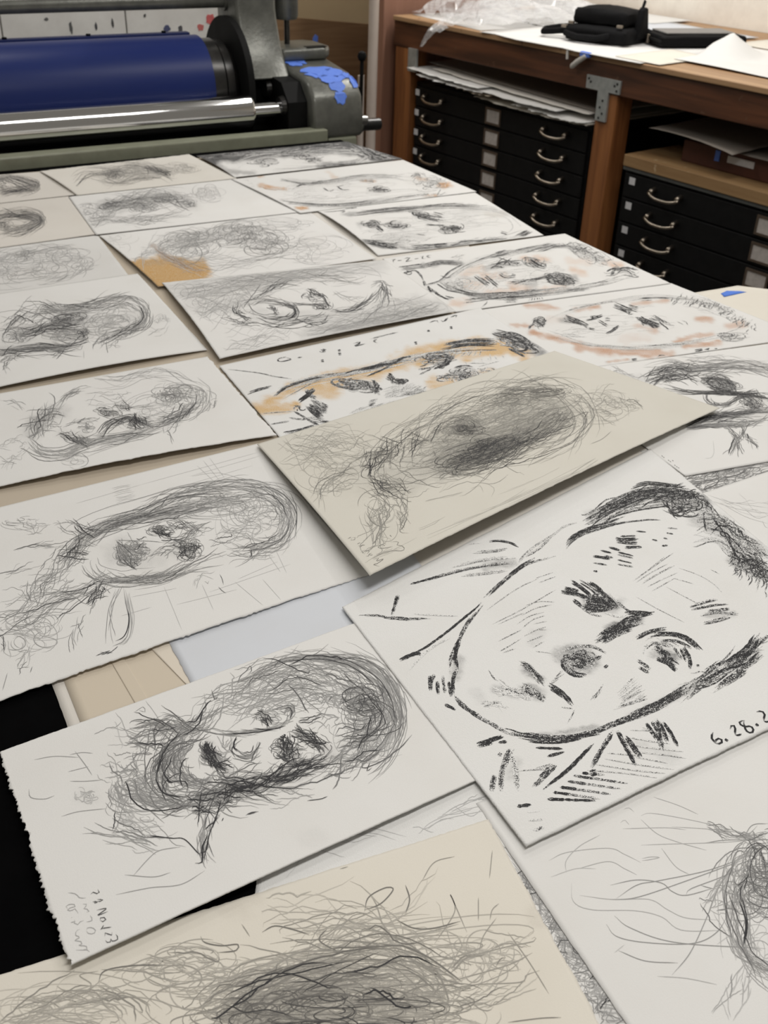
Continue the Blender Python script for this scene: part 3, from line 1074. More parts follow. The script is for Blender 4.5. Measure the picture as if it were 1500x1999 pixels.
# manila envelope with seams
ENV = [(112, 1290), (420, 1180), (470, 1330), (160, 1430)]
sheet('pale grey backing card edge between the black bed and the manila envelope', [(84, 1290), (300, 1215), (350, 1345), (136, 1428)], 1.2, W_WARM, None, None, None, (16, 16), 0.8, 'backing_card', 'card')
env = thing('manila_envelope', 'open manila envelope with seams, left of the bluish blank sheet', 'envelope', (0, 0, 0))


def env_part(name, px, z, m, th=0.4):
    C = np.vstack([at_z([p], BED + z * 0.001)[0] for p in px])
    me = sheet_mesh(name, Surf(C, {}), np.zeros(3), 12, 12, th * 0.001, {}, 5, m)
    o = bpy.data.objects.new(name, me)
    COL.objects.link(o)
    o.parent = env
    return o


env_part('front_panel', [(104, 1276), (300, 1210), (380, 1340), (161, 1420)], 1.9, W_MANILA)
env_part('seam_strip', [(203, 1268), (228, 1260), (293, 1370), (268, 1380)], 2.5, W_MANILA, 0.5)
env_part('side_flap', [(270, 1240), (330, 1220), (390, 1350), (366, 1338)], 2.8, paper_mat('light_manila', (0.68, 0.62, 0.53), 0.1), 0.5)

sheet('blank bluish white sheet under the bearded drawing dated 28 NOV 23', [(318, 1232), (800, 1075), (900, 1200), (400, 1385)], 3.6, W_COOL, None, None, {'L': 0.3}, (40, 24), 0.5, 'blank_sheet', 'paper')

# ------------------------------------------------------------------ far left column
D = Drawing((0, 270, .3), 11).pen(1.1, .5)
D.bun([(-120, 300), (0, 260), (90, 260), (190, 290), (240, 310), (150, 335), (0, 355)], 90, 20).bun([(0, 355), (120, 340), (220, 320)], 40, 8, d=.75).scr((20, 300), 60, 30, 30, d=.6)
D.ws([(0, 350), (130, 335), (200, 315)], 40, .35)
sheet('small pencil portrait at the far left, nearest the press', [(-160, 352), (98, 334), (158, 379), (-125, 410)], 5.4, W_WARM, D, None, None, (60, 40))

D = Drawing((0, 270, .3), 12).pen(1.1, .5)
D.bun([(-100, 540), (0, 510), (80, 500), (180, 500), (260, 530), (200, 570), (100, 600), (0, 605)], 120, 20).scr((20, 570), 60, 30, 40, d=.7).bun([(0, 505), (120, 500), (220, 520)], 40, 8, d=.75)
D.ws([(0, 560), (120, 540)], 60, .2)
sheet('faint oval pencil head on beige paper, second from the press in the left column', [(-155, 414), (133, 383), (188, 457), (-135, 502)], 4.2, W_WARM, D, None, None, (60, 40))

D = Drawing((0, 440, .28667), 13).pen(.85, .36)
D.scr((230, 270), 340, 120, 90, -8).scr((170, 210), 70, 45, 30, d=.5).scr((500, 240), 150, 90, 40).bun([(220, 370), (420, 360), (540, 300), (620, 230)], 16, 20).bun([(-100, 300), (100, 200), (300, 170), (520, 170)], 30, 25).scr((0, 260), 160, 110, 40)
sheet('very light tangled pencil drawing on white paper, third in the left column', [(-155, 502), (191, 459), (251, 537), (-135, 594)], 2.6, W_PALE, D, None, None, (60, 40))

D = Drawing((0, 440, .28667), 14).pen(.8, .58)
D.ws([(420, 630), (540, 620)], 95, .5).ws([(200, 730), (330, 700)], 80, .5).ws([(520, 740), (590, 745)], 55, .5).ws([(60, 760), (300, 780), (560, 730), (860, 640)], 140, .22).ws([(0, 850), (300, 830)], 45, .35)
D.bun([(280, 560), (420, 580), (560, 560), (720, 530), (880, 510), (960, 560)], 80, 26).bun([(0, 720), (120, 640), (260, 600), (400, 600)], 45, 36)
D.scr((460, 640), 120, 38, 90, -8, d=.75).bun([(130, 760), (250, 720), (340, 690), (560, 680)], 60, 18, d=.8).scr((100, 750), 80, 60, 45).scr((450, 740), 150, 50, 70).scr((560, 740), 45, 35, 45, d=.8)
D.bun([(900, 510), (980, 570), (980, 660), (900, 710), (760, 750), (620, 790)], 70, 25).scr((740, 650), 170, 85, 80, -8, d=.45)
D.bun([(-100, 900), (0, 870), (150, 850), (300, 830), (450, 830), (600, 780)], 80, 18, d=.7).bun([(0, 950), (60, 900), (160, 860)], 24, 20).bun([(360, 910), (440, 860), (560, 800)], 10, 14, d=.5)
D.bun([(640, 830), (680, 790), (760, 750)], 14, 25, d=.45).bun([(720, 860), (760, 800), (850, 760)], 8, 20, d=.4).bun([(1000, 640), (1080, 660), (1100, 620), (1170, 660)], 10, 25, d=.3).bun([(920, 760), (1060, 730), (1150, 700)], 5, 15, d=.3)
D.bun([(220, 610), (290, 540), (400, 570)], 14, 16, d=.5).bun([(20, 1000), (40, 960), (100, 930)], 8, 12, d=.4).ln([(290, 515), (330, 545), (390, 540)]).ln([(570, 850), (572, 910)], d=.3)
sheet('dense dark bearded pencil head, fourth drawing in the left column', [(-155, 596), (269, 534), (405, 683), (-112, 781)], 4.0, W_WHITE, D, {'B': 7}, None, (100, 60))

D = Drawing((0, 440, .28667), 15).pen(.62, .55)
D.ws([(200, 1420), (260, 1340), (350, 1280)], 110, .36).ws([(440, 1420), (560, 1460)], 70, .25).ws([(880, 1320), (980, 1350)], 60, .3)
D.bun([(380, 1240), (450, 1160), (560, 1110), (620, 1110)], 20, 14).bun([(640, 1050), (800, 1060), (950, 1010), (1150, 1010), (1350, 1080), (1460, 1150)], 26, 30, d=.4)
D.scr((1210, 1160), 160, 95, 65).bun([(1350, 1100), (1350, 1200), (1250, 1280), (1120, 1340)], 45, 28).scr((1150, 1150), 90, 50, 40, d=.65)
D.scr((730, 1270), 75, 32, 45, 8, d=.8).bun([(770, 1220), (840, 1240), (900, 1250)], 20, 16, d=.7).ws([(700, 1270), (780, 1275)], 40, .35)
D.bun([(680, 1430), (760, 1350), (880, 1310), (960, 1330), (1050, 1340)], 60, 18, d=.8).bun([(880, 1320), (960, 1350), (1000, 1370)], 40, 22, d=.85).scr((900, 1370), 60, 30, 20)
D.bun([(400, 1400), (480, 1440), (560, 1460), (620, 1480)], 45, 20, d=.75).scr((580, 1370), 60, 40, 30)
D.bun([(200, 1450), (260, 1350), (350, 1270), (420, 1230)], 60, 42).bun([(190, 1470), (280, 1550), (420, 1560), (560, 1510), (700, 1470), (850, 1440), (1000, 1400), (1150, 1340)], 65, 22, d=.48)
D.bun([(1000, 1380), (1150, 1330), (1280, 1260), (1330, 1180)], 30, 20).scr((500, 1590), 100, 50, 14, d=.4).bun([(0, 1640), (100, 1590), (200, 1520)], 14, 24, d=.4).bun([(1110, 1380), (1160, 1430), (1190, 1520)], 4, 8, d=.6)
D.bun([(420, 1380), (560, 1330), (680, 1330)], 12, 14).scr((1060, 1250), 260, 110, 40, -12, d=.35).bun([(-50, 1560), (60, 1480), (160, 1440)], 10, 30, d=.35).bun([(0, 1190), (100, 1210), (180, 1270)], 8, 20, d=.35).bun([(560, 1230), (700, 1180), (900, 1150)], 14, 30, d=.35)
D.ln([(550, 1550), (600, 1590), (590, 1630), (540, 1650)], d=.6).ln([(1400, 1120), (1470, 1150), (1465, 1200)], d=.5).bun([(1380, 1260), (1440, 1230), (1490, 1200)], 8, 20, d=.5)
sheet('pencil face with wide hat-like hair, fifth drawing in the left column', [(-125, 790), (405, 696), (541, 853), (-92, 972)], 3.0, W_WHITE, D, {'B': 9, 'br': 3}, {'R': .8, 'B': .6}, (120, 70))

# ------------------------------------------------------------------ large pencil head with ruled lines
D = Drawing((0, 840, .4933), 16).pen(.55, .58)
D.ws([(480, 480), (560, 500)], 90, .3).ws([(350, 430), (500, 365), (800, 310)], 40, .3).ws([(735, 470)], 70, .3).ws([(520, 600), (700, 560)], 35, .25)
D.bun([(240, 540), (340, 420), (450, 370), (560, 330), (680, 270), (820, 240), (960, 230), (1060, 250)], 80, 22).bun([(340, 440), (450, 370), (600, 345), (760, 310), (900, 290)], 45, 12, d=.7)
D.scr((1010, 340), 140, 120, 70, d=.45).bun([(960, 220), (1080, 250), (1140, 330), (1110, 430), (1000, 480), (900, 500)], 60, 24).scr((850, 290), 190, 50, 60, -8)
D.bun([(240, 540), (300, 480), (360, 420)], 40, 24, d=.75).bun([(350, 520), (370, 560), (430, 590), (520, 600), (640, 580), (760, 530), (900, 500)], 50, 17, d=.6)
D.lns([[(455, 435), (540, 438), (600, 440), (650, 445)], [(460, 437), (500, 470), (530, 500)], [(458, 450), (480, 520), (540, 545)]], d=.85)
D.scr((515, 490), 62, 55, 110, -10, d=.6, size=(.2, .5)).bun([(460, 440), (510, 520), (545, 540)], 20, 12).bun([(470, 460), (540, 470), (590, 450)], 30, 18)
D.scr((635, 395), 48, 26, 45, d=.8).bun([(600, 385), (640, 410), (690, 415)], 20, 8, d=.9).bun([(660, 370), (720, 375), (790, 390)], 30, 14, d=.7).scr((745, 470), 50, 40, 60, d=.8).bun([(700, 480), (750, 475), (790, 440)], 25, 14, d=.9)
D.bun([(640, 440), (720, 430), (800, 390), (850, 380)], 30, 12, d=.65).bun([(580, 520), (640, 480), (700, 460)], 14, 12).bun([(830, 450), (960, 400), (1030, 420)], 14, 20, d=.5)
D.bun([(0, 580), (150, 520), (280, 440)], 9, 16, d=.55).bun([(110, 680), (180, 600), (280, 520)], 28, 24).bun([(0, 460), (150, 460), (290, 440)], 7, 10, d=.55).bun([(210, 370), (300, 390), (380, 410)], 14, 14).bun([(320, 380), (360, 390), (400, 400)], 8, 6, d=.85)
D.bun([(-40, 760), (100, 740), (220, 680), (340, 640), (440, 600)], 45, 28).bun([(340, 690), (400, 620), (460, 600)], 28, 16, d=.7).bun([(490, 610), (500, 680), (515, 760), (500, 830), (450, 860)], 8, 7, L=(.4, .9)).bun([(470, 610), (440, 700), (430, 800), (440, 850)], 6, 8, L=(.4, .9)).bun([(375, 895), (450, 870), (480, 850)], 4, 3, d=.8)
D.scr((110, 800), 120, 90, 40, d=.42).bun([(60, 960), (100, 900), (150, 840)], 10, 16).ln([(10, 1030), (30, 960)]).ln([(120, 960), (128, 935)], d=.7).bun([(0, 800), (20, 860), (5, 920)], 5, 10).bun([(290, 880), (300, 800), (380, 680)], 8, 12).bun([(0, 690), (150, 660), (300, 600)], 20, 30, d=.45)
D.scr((110, 370), 100, 35, 14, d=.4).bun([(60, 360), (140, 400), (200, 370)], 8, 20, d=.5).hat((440, 230), (520, 215), (460, 290), (540, 270), 9, d=.3)
D.pen(.5, .28).lns([[(780, 140), (850, 205)], [(805, 120), (870, 200)], [(830, 110), (890, 190)], [(1030, 85), (560, 215)], [(1035, 100), (760, 180)], [(1000, 140), (420, 310)], [(560, 215), (300, 290)], [(1090, 470), (1135, 565)], [(1060, 490), (1110, 560)], [(830, 640), (1150, 530)], [(930, 600), (1050, 700)], [(1040, 590), (1120, 680)], [(800, 610), (845, 710)], [(650, 620), (720, 790)], [(520, 660), (700, 625)], [(940, 630), (700, 690)], [(600, 700), (480, 735)], [(1100, 520), (940, 590)]])
D.pen(.55, .5).lns([[(870, 570), (880, 590), (885, 612)], [(865, 620), (880, 636), (895, 645)]], d=.8).bun([(760, 620), (800, 590), (850, 580)], 6, 14, d=.35).bun([(700, 260), (820, 215), (960, 205), (1100, 240), (1180, 290), (1180, 360)], 20, 18, d=.35).bun([(985, 500), (1020, 480), (1110, 430)], 14, 16)
sheet('large pencil head over faint ruled lines, sixth drawing in the left column', [(-90, 1012), (503, 866), (722, 1121), (-40, 1383)], 4.6, W_WHITE, D, {'B': 3}, {'B': .9}, (140, 90))

# ------------------------------------------------------------------ middle column
D = Drawing((0, 270, .3), 21).pen(1.1, .45)
D.ws([(680, 240), (800, 230), (1050, 210)], 60, .25)
D.bun([(480, 290), (560, 230), (700, 220), (860, 190), (1000, 200), (1150, 230)], 80, 24).scr((730, 235), 75, 35, 70, d=.65).bun([(940, 190), (1020, 210), (1110, 225)], 60, 11, d=.75).scr((1180, 190), 110, 40, 60, d=.35).bun([(640, 280), (760, 290), (900, 260), (1050, 240)], 50, 14).scr((870, 225), 100, 30, 50)
sheet('beige sheet with a light pencil head, touching the press beam', [(77, 334), (369, 301), (462, 348), (150, 381)], 7.6, W_BEIGE, D, {'L': 4}, {'T': 1.5}, (70, 40))

D = Drawing((0, 270, .3), 22).pen(1.0, .48)
D.ws([(680, 445), (880, 430), (1080, 390), (1240, 420)], 70, .32)
D.bun([(660, 450), (760, 430), (880, 410), (1000, 380), (1120, 380), (1250, 400)], 120, 34).scr((720, 440), 80, 30, 60, d=.7).scr((920, 450), 90, 35, 60, d=.65).scr((1080, 390), 90, 30, 60, d=.7).scr((1220, 425), 60, 25, 45, d=.7)
D.bun([(480, 490), (560, 540), (700, 530), (850, 530), (1050, 510), (1250, 480)], 40, 22, d=.4).scr((1340, 360), 110, 60, 45, d=.35).scr((600, 480), 130, 70, 60, d=.4).bun([(580, 570), (640, 540), (720, 480)], 14, 16).bun([(860, 560), (960, 540), (1060, 510)], 12, 14)
sheet('smoky pencil head, second from the press in the middle column', [(134, 384), (456, 347), (602, 412), (187, 458)], 5.8, W_WHITE, D, None, None, (80, 46))

GOLD, BROWN = (0.50, 0.29, 0.085), (0.24, 0.13, 0.06)
D = Drawing((150, 380, .5), 23).pen(.9, .45)
D.ws([(250, 288), (340, 270), (440, 285)], 55, 1.5, GOLD).ws([(275, 312), (400, 308), (470, 303)], 55, 1.5, GOLD).ws([(300, 338), (330, 352), (420, 330)], 52, 1.5, GOLD).ws([(270, 270), (360, 255), (430, 275)], 26, .75, (0.42, .27, .12)).ws([(300, 200), (345, 235), (410, 270), (480, 300)], 14, .55, BROWN)
D.ws([(430, 195), (620, 160), (740, 190)], 60, .22)
D.scr((440, 195), 120, 55, 100, -8, d=.55).scr((630, 155), 95, 50, 90, -8, d=.6).scr((740, 190), 100, 50, 80, d=.6).bun([(240, 230), (330, 190), (430, 170), (560, 140), (700, 110)], 50, 20, d=.35).scr((930, 210), 140, 65, 45, d=.32).bun([(400, 260), (560, 270), (750, 240), (900, 200)], 40, 24, d=.35).scr((760, 120), 140, 40, 50, d=.35)
D.scr((150, 180), 100, 50, 16, d=.25).bun([(230, 280), (280, 230), (340, 200)], 20, 14, d=.4)
D.pen(.8, .5, BROWN).bun([(290, 195), (340, 235), (400, 270), (470, 298)], 30, 10)
sheet('pencil head with an ochre stain in its left corner', [(193, 460), (603, 412), (735, 505), (309, 563)], 4.0, W_WHITE, D, {'L': 6, 'bl': 4}, None, (110, 60))

D = Drawing((150, 380, .5), 24).pen(.8, .4)
D.ws([(380, 370), (700, 330), (1000, 290), (1150, 270)], 60, .30).ws([(450, 430), (600, 420)], 60, .2).ws([(1000, 500), (1200, 460), (1400, 440)], 70, .36).ws([(900, 540), (1150, 510)], 50, .32).ws([(700, 470), (850, 480), (1000, 460)], 40, .28).ws([(650, 420), (720, 400)], 40, .25)
D.bun([(360, 370), (650, 340), (950, 290), (1180, 260)], 130, 30, d=.38).bun([(900, 550), (1100, 510), (1300, 480), (1460, 450)], 150, 26, d=.4).bun([(450, 470), (600, 430), (700, 410)], 60, 34, d=.35).scr((1250, 470), 170, 60, 90, -8, d=.35).scr((470, 390), 90, 50, 30, d=.4).bun([(570, 600), (700, 560), (850, 550)], 30, 26, d=.28)
D.pen(.95, .7).bun([(640, 430), (720, 390), (800, 350), (880, 340)], 20, 10).bun([(680, 420), (740, 410), (850, 440), (840, 480), (740, 480), (690, 450), (680, 420)], 26, 8, d=.8).bun([(750, 430), (770, 455), (790, 460)], 16, 8, d=.9).ln([(780, 440), (860, 428), (940, 430), (990, 420)], d=.8).bun([(780, 440), (860, 428), (940, 430), (990, 420)], 8, 4)
D.scr((955, 437), 36, 22, 34, d=.85).scr((922, 393), 38, 24, 26, d=.7).bun([(900, 370), (960, 400), (990, 440)], 16, 7, d=.85).bun([(990, 450), (1060, 450), (1130, 420), (1180, 370), (1190, 340)], 22, 9, d=.75).bun([(1150, 350), (1190, 350), (1180, 420), (1150, 470)], 18, 12, d=.6).bun([(1190, 350), (1230, 400), (1250, 440)], 14, 12)
D.bun([(700, 490), (780, 510), (900, 490), (1000, 480)], 18, 9, d=.8).bun([(560, 480), (640, 500), (720, 500)], 14, 8).bun([(990, 470), (960, 500), (850, 500)], 12, 8).bun([(880, 330), (1000, 330), (1130, 340)], 16, 12, d=.5).bun([(640, 420), (620, 460), (690, 480)], 14, 8).lns([[(430, 400), (465, 360), (500, 370), (490, 400)]], d=.5)
D.bun([(1000, 380), (1070, 410), (1140, 400)], 10, 10, d=.45)
sheet('grey shaded pencil face overlapping the ochre stained sheet', [(316, 552), (752, 507), (890, 608), (429, 700)], 6.6, W_WHITE, D, {'L': 7, 'B': 4}, None, (120, 70), corner=(2, 0, 1, 4))

OCH = (0.62, 0.41, 0.185)
D = Drawing((420, 560, .4667), 25).heavy(1.8)
D.ws([(190, 510), (250, 470), (330, 430), (430, 390), (520, 365)], 44, 0.94, OCH).ws([(200, 512), (330, 505)], 34, 0.94, OCH).ws([(500, 400), (620, 365), (760, 320), (880, 290), (1010, 265)], 60, 1.01, OCH).ws([(920, 400), (980, 395)], 52, 0.81, OCH).ws([(860, 290), (1000, 260), (1180, 240)], 52, 1.01, OCH).ws([(1120, 270), (1220, 250), (1280, 280), (1300, 300)], 47, 1.01, OCH).ws([(400, 420), (480, 440)], 44, 0.68, OCH).ws([(1060, 300), (1180, 270)], 34, 0.81, OCH).ws([(1060, 370), (1140, 360)], 39, 0.54, OCH)
D.ws([(1200, 205), (1270, 225), (1340, 265)], 42, .6, CHAR).ws([(560, 405), (660, 420)], 32, .45, CHAR).ws([(1000, 370), (1070, 365)], 36, .4, CHAR).ws([(890, 300), (980, 300)], 24, .4, CHAR)
D.pen(1.3, .8, CHAR, True)
D.lns([[(55, 345), (180, 360), (250, 375), (320, 385)]], 1.6, .7).ch([(135, 447), (180, 430), (240, 415)], 3).ch([(240, 467), (300, 420), (400, 385), (490, 372)], 3.4).ch([(300, 402), (400, 380), (500, 365)], 2, .6).bun([(500, 375), (620, 350), (720, 325), (820, 300)], 16, 9, 2).ch([(590, 360), (700, 330), (800, 310)], 4, .7).scr((930, 298), 60, 22, 26, d=.85).ch([(880, 300), (940, 290), (1010, 300)], 4)
D.chs([[(940, 255), (1050, 235), (1190, 235)], [(960, 248), (1060, 232), (1190, 228)]], 8, .85).bun([(850, 350), (950, 330), (1000, 290)], 14, 10, 2).scr((1250, 220), 90, 40, 46, 15, 2.6, .85).chs([[(1180, 200), (1260, 205), (1330, 250)], [(1220, 190), (1290, 225), (1360, 270)], [(1230, 250), (1300, 285)]], 6, .8)
D.scr((590, 410), 75, 25, 44, 10, 2, .75).bun([(640, 390), (690, 450)], 14, 12, 2, .8).chs([[(380, 430), (400, 455), (425, 468)], [(415, 425), (390, 450), (350, 480)]], 4).hat((420, 470), (470, 522), (380, 500), (440, 560), 9, 2.6, .8).hat((440, 480), (475, 500), (430, 520), (470, 530), 6, 2.2, .7).scr((355, 505), 22, 16, 10, d=.8).chs([[(300, 545), (360, 555), (420, 545)], [(330, 520), (400, 560), (440, 580)]], 2.2, .7)
D.ch([(720, 372), (735, 380), (745, 370)], 8).scr((770, 395), 32, 14, 24, d=.9).ch([(755, 400), (795, 392)], 6, .9).hat((790, 440), (890, 420), (750, 460), (880, 445), 9, 2.4, .6).hat((740, 490), (830, 470), (760, 485), (840, 490), 6, 2.4, .75).hat((570, 535), (640, 520), (620, 550), (690, 530), 9, 2.6, .7).hat((640, 480), (690, 465), (640, 500), (670, 490), 4, 2, .7).hat((700, 440), (830, 400), (720, 470), (840, 410), 7, 2.4, .45)
D.scr((1040, 368), 50, 32, 44, d=.8).scr((960, 380), 36, 18, 20, d=.7).scr((1130, 355), 50, 22, 16, d=.6).chs([[(1000, 345), (1040, 335), (1080, 340)], [(1020, 385), (1050, 400)]], 4)
D.chs([[(430, 560), (500, 567), (575, 572)], [(285, 612), (350, 600), (430, 575)]], 3.4, .85).ln([(235, 575), (310, 562)], 2.2, .8).ln([(200, 530), (330, 520)], 1.4, .6).hat((1050, 310), (1060, 330), (1200, 285), (1210, 300), 6, 1.2, .5).lns([[(1060, 320), (1140, 320)], [(1100, 335), (1190, 310)], [(1150, 280), (1155, 310)]], 1.2, .5)
D.ch([(650, 218), (710, 202), (775, 187)], 1.6, .8).scr((452, 267), 14, 8, 14, d=.9)
D.lns([[(300, 293), (268, 300), (262, 310), (285, 312), (318, 303), (300, 297)], [(345, 297), (365, 294)], [(580, 237), (608, 230), (600, 240), (585, 249), (630, 238)], [(678, 218), (665, 228), (680, 235)], [(898, 150), (915, 143), (930, 142), (935, 150)], [(945, 140), (958, 145), (975, 128)], [(985, 128), (1010, 118), (1006, 130)]], 2, .8)
for p in [(450, 312), (522, 281), (840, 235), (893, 183), (520, 266), (988, 171)]:
    D.ch([(p[0] - 6, p[1] + 1), (p[0] + 6, p[1] - 1)], 3.4, .95)
D.pen(1.0, .5, CHAR, True).bun([(260, 440), (420, 385), (600, 355), (800, 305), (950, 275), (1180, 240)], 46, 12, d=.5).hat((480, 420), (560, 380), (660, 450), (700, 410), 16, 1.2, .6).hat((690, 430), (760, 410), (860, 440), (900, 410), 14, 1.1, .5).scr((930, 300), 90, 26, 36, -8, d=.6).hat((900, 290), (960, 265), (1100, 290), (1110, 265), 12, 1.2, .55).hat((560, 530), (620, 500), (760, 500), (830, 460), 16, 1.1, .45).hat((400, 470), (450, 500), (400, 560), (460, 570), 12, 1.4, .7).scr((1040, 365), 60, 34, 26, d=.6)
sheet('charcoal face washed with ochre dated 6.6.25, partly under the grey cream sheet', [(428, 714), (937, 601), (1100, 705), (549, 857)], 4.8, W_ROUGH, D, None, None, (150, 70))

# ------------------------------------------------------------------ right column of charcoal faces
D = Drawing((380, 260, .38), 31).heavy(1.7)
D.ws([(20, 125), (200, 105), (400, 92), (600, 75), (760, 58)], 64, 1, (.045, .045, .048)).ws([(790, 62), (900, 95), (1000, 120), (1060, 140)], 64, 1, (.045, .045, .05)).ws([(640, 172), (800, 160), (1000, 150)], 28, .8, (.05, .05, .052)).ws([(60, 130), (170, 195), (300, 206)], 24, .7, (.06, .06, .06)).ws([(960, 110), (1040, 135)], 40, .6, (.04, .04, .042)).ws([(330, 150), (420, 150)], 20, .35).ws([(560, 125), (640, 140)], 22, .45)
D.ws([(20, 122), (200, 104), (400, 88), (600, 70), (770, 60)], 70, 1.6, (.035, .035, .038)).ws([(800, 66), (920, 98), (1060, 138)], 56, 1.6, (.035, .035, .038))
D.pen(1.9, .7, CHAR, True).bun([(20, 125), (200, 108), (400, 95), (600, 80), (760, 62)], 50, 14).bun([(800, 70), (920, 110), (1050, 140)], 30, 16).scr((360, 150), 80, 22, 20).scr((560, 120), 60, 16, 22, d=.85).scr((625, 140), 50, 12, 16, d=.8).bun([(200, 170), (320, 120), (560, 102), (760, 95), (900, 110), (850, 150), (700, 170), (400, 190)], 50, 12, d=.5).bun([(640, 172), (800, 160), (1000, 148)], 24, 8, d=.85).bun([(740, 80), (880, 100), (920, 130)], 20, 14, d=.6)
sheet('dark backed charcoal face at the far end, under the press housing', [(383, 304), (676, 276), (786, 310), (458, 346)], 8.8, W_WHITE, D, {'L': 5}, {'T': 1.2}, (100, 50))

ORA = (0.52, 0.28, 0.12)
D = Drawing((380, 260, .38), 32).heavy(1.6)
D.ws([(330, 270), (400, 280), (470, 285)], 15, 0.81, ORA).ws([(345, 262), (380, 275)], 12, 0.68, ORA).ws([(1150, 232), (1190, 240)], 22, 0.68, ORA).ws([(1262, 262), (1300, 270)], 25, 1.01, ORA).ws([(535, 385), (572, 385)], 15, 0.94, ORA).ws([(690, 200), (720, 230)], 22, 0.34, ORA).ws([(1190, 322), (1240, 320)], 15, 0.74, ORA).ws([(860, 245), (920, 245)], 15, 0.68, ORA).ws([(330, 225), (350, 222)], 10, 0.54, ORA).ws([(480, 240), (700, 250), (1000, 225)], 12, .18, CHAR).ws([(600, 365), (900, 362)], 14, .22, CHAR).ws([(940, 290), (980, 295)], 18, .35, CHAR)
D.pen(1.5, .6, CHAR, True).bun([(440, 240), (560, 260), (700, 245), (850, 220), (1000, 220), (1080, 220)], 24, 7).bun([(480, 305), (540, 270), (660, 255)], 10, 8, 1.8, .8).chs([[(660, 280), (690, 300)], [(692, 300), (720, 290)], [(730, 270), (760, 290), (800, 290)], [(730, 275), (770, 268)]], 2.4, .85).scr((880, 245), 50, 10, 18).scr((950, 290), 55, 14, 36, d=.85).bun([(380, 345), (520, 360), (700, 370), (900, 360), (1050, 335), (1200, 310)], 34, 7).scr((1200, 260), 95, 38, 40).scr((550, 300), 80, 30, 14, d=.35).chs([[(735, 395), (770, 388)], [(790, 385), (835, 378)]], 2.4, .85).lns([[(250, 245), (270, 240), (280, 252)], [(270, 262), (295, 258), (300, 270)], [(290, 275), (310, 272)]], 1.3, .5).bun([(1090, 215), (1150, 210), (1200, 230)], 16, 10, d=.7).bun([(1140, 320), (1220, 330), (1300, 300)], 14, 12, d=.6)
D.pen(1.5, .7, ORA, True).bun([(330, 270), (400, 285), (470, 288)], 10, 8).bun([(1260, 260), (1300, 280)], 8, 10)
D.pen(1.0, .42, CHAR, True).scr((760, 300), 420, 60, 46, -4, d=.36, size=(.1, .4)).bun([(480, 250), (700, 245), (1000, 225), (1150, 240)], 20, 14, d=.4).bun([(400, 340), (700, 372), (1000, 345), (1180, 300)], 22, 12, d=.45).hat((500, 330), (560, 310), (640, 350), (700, 325), 9, 1, .4).scr((1230, 250), 70, 26, 18, d=.7)
sheet('pale charcoal face with orange touches, second from the press in the right column', [(452, 350), (787, 312), (931, 374), (586, 416)], 7.2, W_WHITE, D, {'L': 3}, None, (110, 54))

D = Drawing((620, 370, .48), 33).heavy(1.9)
D.ws([(190, 210), (280, 228), (340, 232)], 20, .7, CHAR).ws([(180, 140), (240, 145)], 26, .4, CHAR).ws([(110, 102), (300, 82), (440, 70), (640, 65)], 14, .4, CHAR).ws([(400, 100), (470, 115)], 20, .5, CHAR).ws([(520, 160), (570, 165)], 22, .5, CHAR).ws([(560, 100), (640, 100)], 26, .12, CHAR).ws([(400, 237), (540, 228), (720, 200)], 12, .5, CHAR).ws([(250, 200), (420, 190)], 26, .12, CHAR).ws([(690, 100), (760, 100)], 20, .25, (.3, .26, .2)).ws([(320, 148)], 34, .4, CHAR)
D.pen(1.6, .75, CHAR, True).bun([(110, 100), (220, 90), (310, 80), (420, 70), (640, 65)], 30, 6).scr((215, 140), 40, 15, 34, d=.85).ch([(238, 148), (268, 172)], 5).scr((325, 148), 40, 13, 34, d=.85).chs([[(270, 140), (310, 132)], [(300, 150), (340, 158)]], 3.4).scr((430, 105), 45, 14, 40, 12, d=.9).chs([[(400, 98), (460, 115), (515, 125)], [(470, 98), (512, 110)], [(410, 110), (450, 122)]], 4.5, .9).scr((545, 160), 45, 20, 46, d=.9).chs([[(440, 145), (520, 148)], [(520, 150), (575, 165)]], 3)
D.chs([[(190, 210), (260, 225), (330, 230)], [(215, 222), (290, 235), (330, 236)], [(380, 237), (470, 232), (540, 228)], [(470, 228), (530, 225)]], 6, .9).bun([(180, 205), (260, 225), (340, 232)], 24, 10, 2, .8).bun([(540, 220), (640, 210), (780, 195)], 16, 6, 2).hat((800, 190), (850, 165), (830, 195), (880, 170), 9, 2.6, .75).ch([(745, 172), (775, 180)], 4).scr((310, 200), 90, 22, 44, d=.4).scr((560, 130), 200, 40, 20, d=.3).lns([[(770, 180), (795, 155), (780, 125), (740, 100)]], 1.6, .4).chs([[(400, 180), (440, 186)]], 2).lns([[(10, 92), (60, 90), (110, 84)], [(110, 80), (150, 74)]], 2.4, .8).chs([[(95, 90), (112, 84)], [(135, 76), (160, 70)]], 3)
D.pen(1.0, .42, CHAR, True).scr((420, 150), 330, 60, 60, -6, d=.36, size=(.1, .35)).hat((230, 210), (290, 190), (430, 215), (480, 190), 14, 1, .42).bun([(120, 105), (330, 85), (560, 72), (760, 90), (830, 150)], 26, 10, d=.42).bun([(200, 220), (450, 235), (700, 205), (860, 170)], 26, 9, d=.5)
sheet('bold charcoal face with heavy eyes, third from the press in the right column', [(620, 412), (928, 376), (1062, 459), (738, 499)], 5.8, W_WHITE, D, {'L': 9}, None, (110, 54))

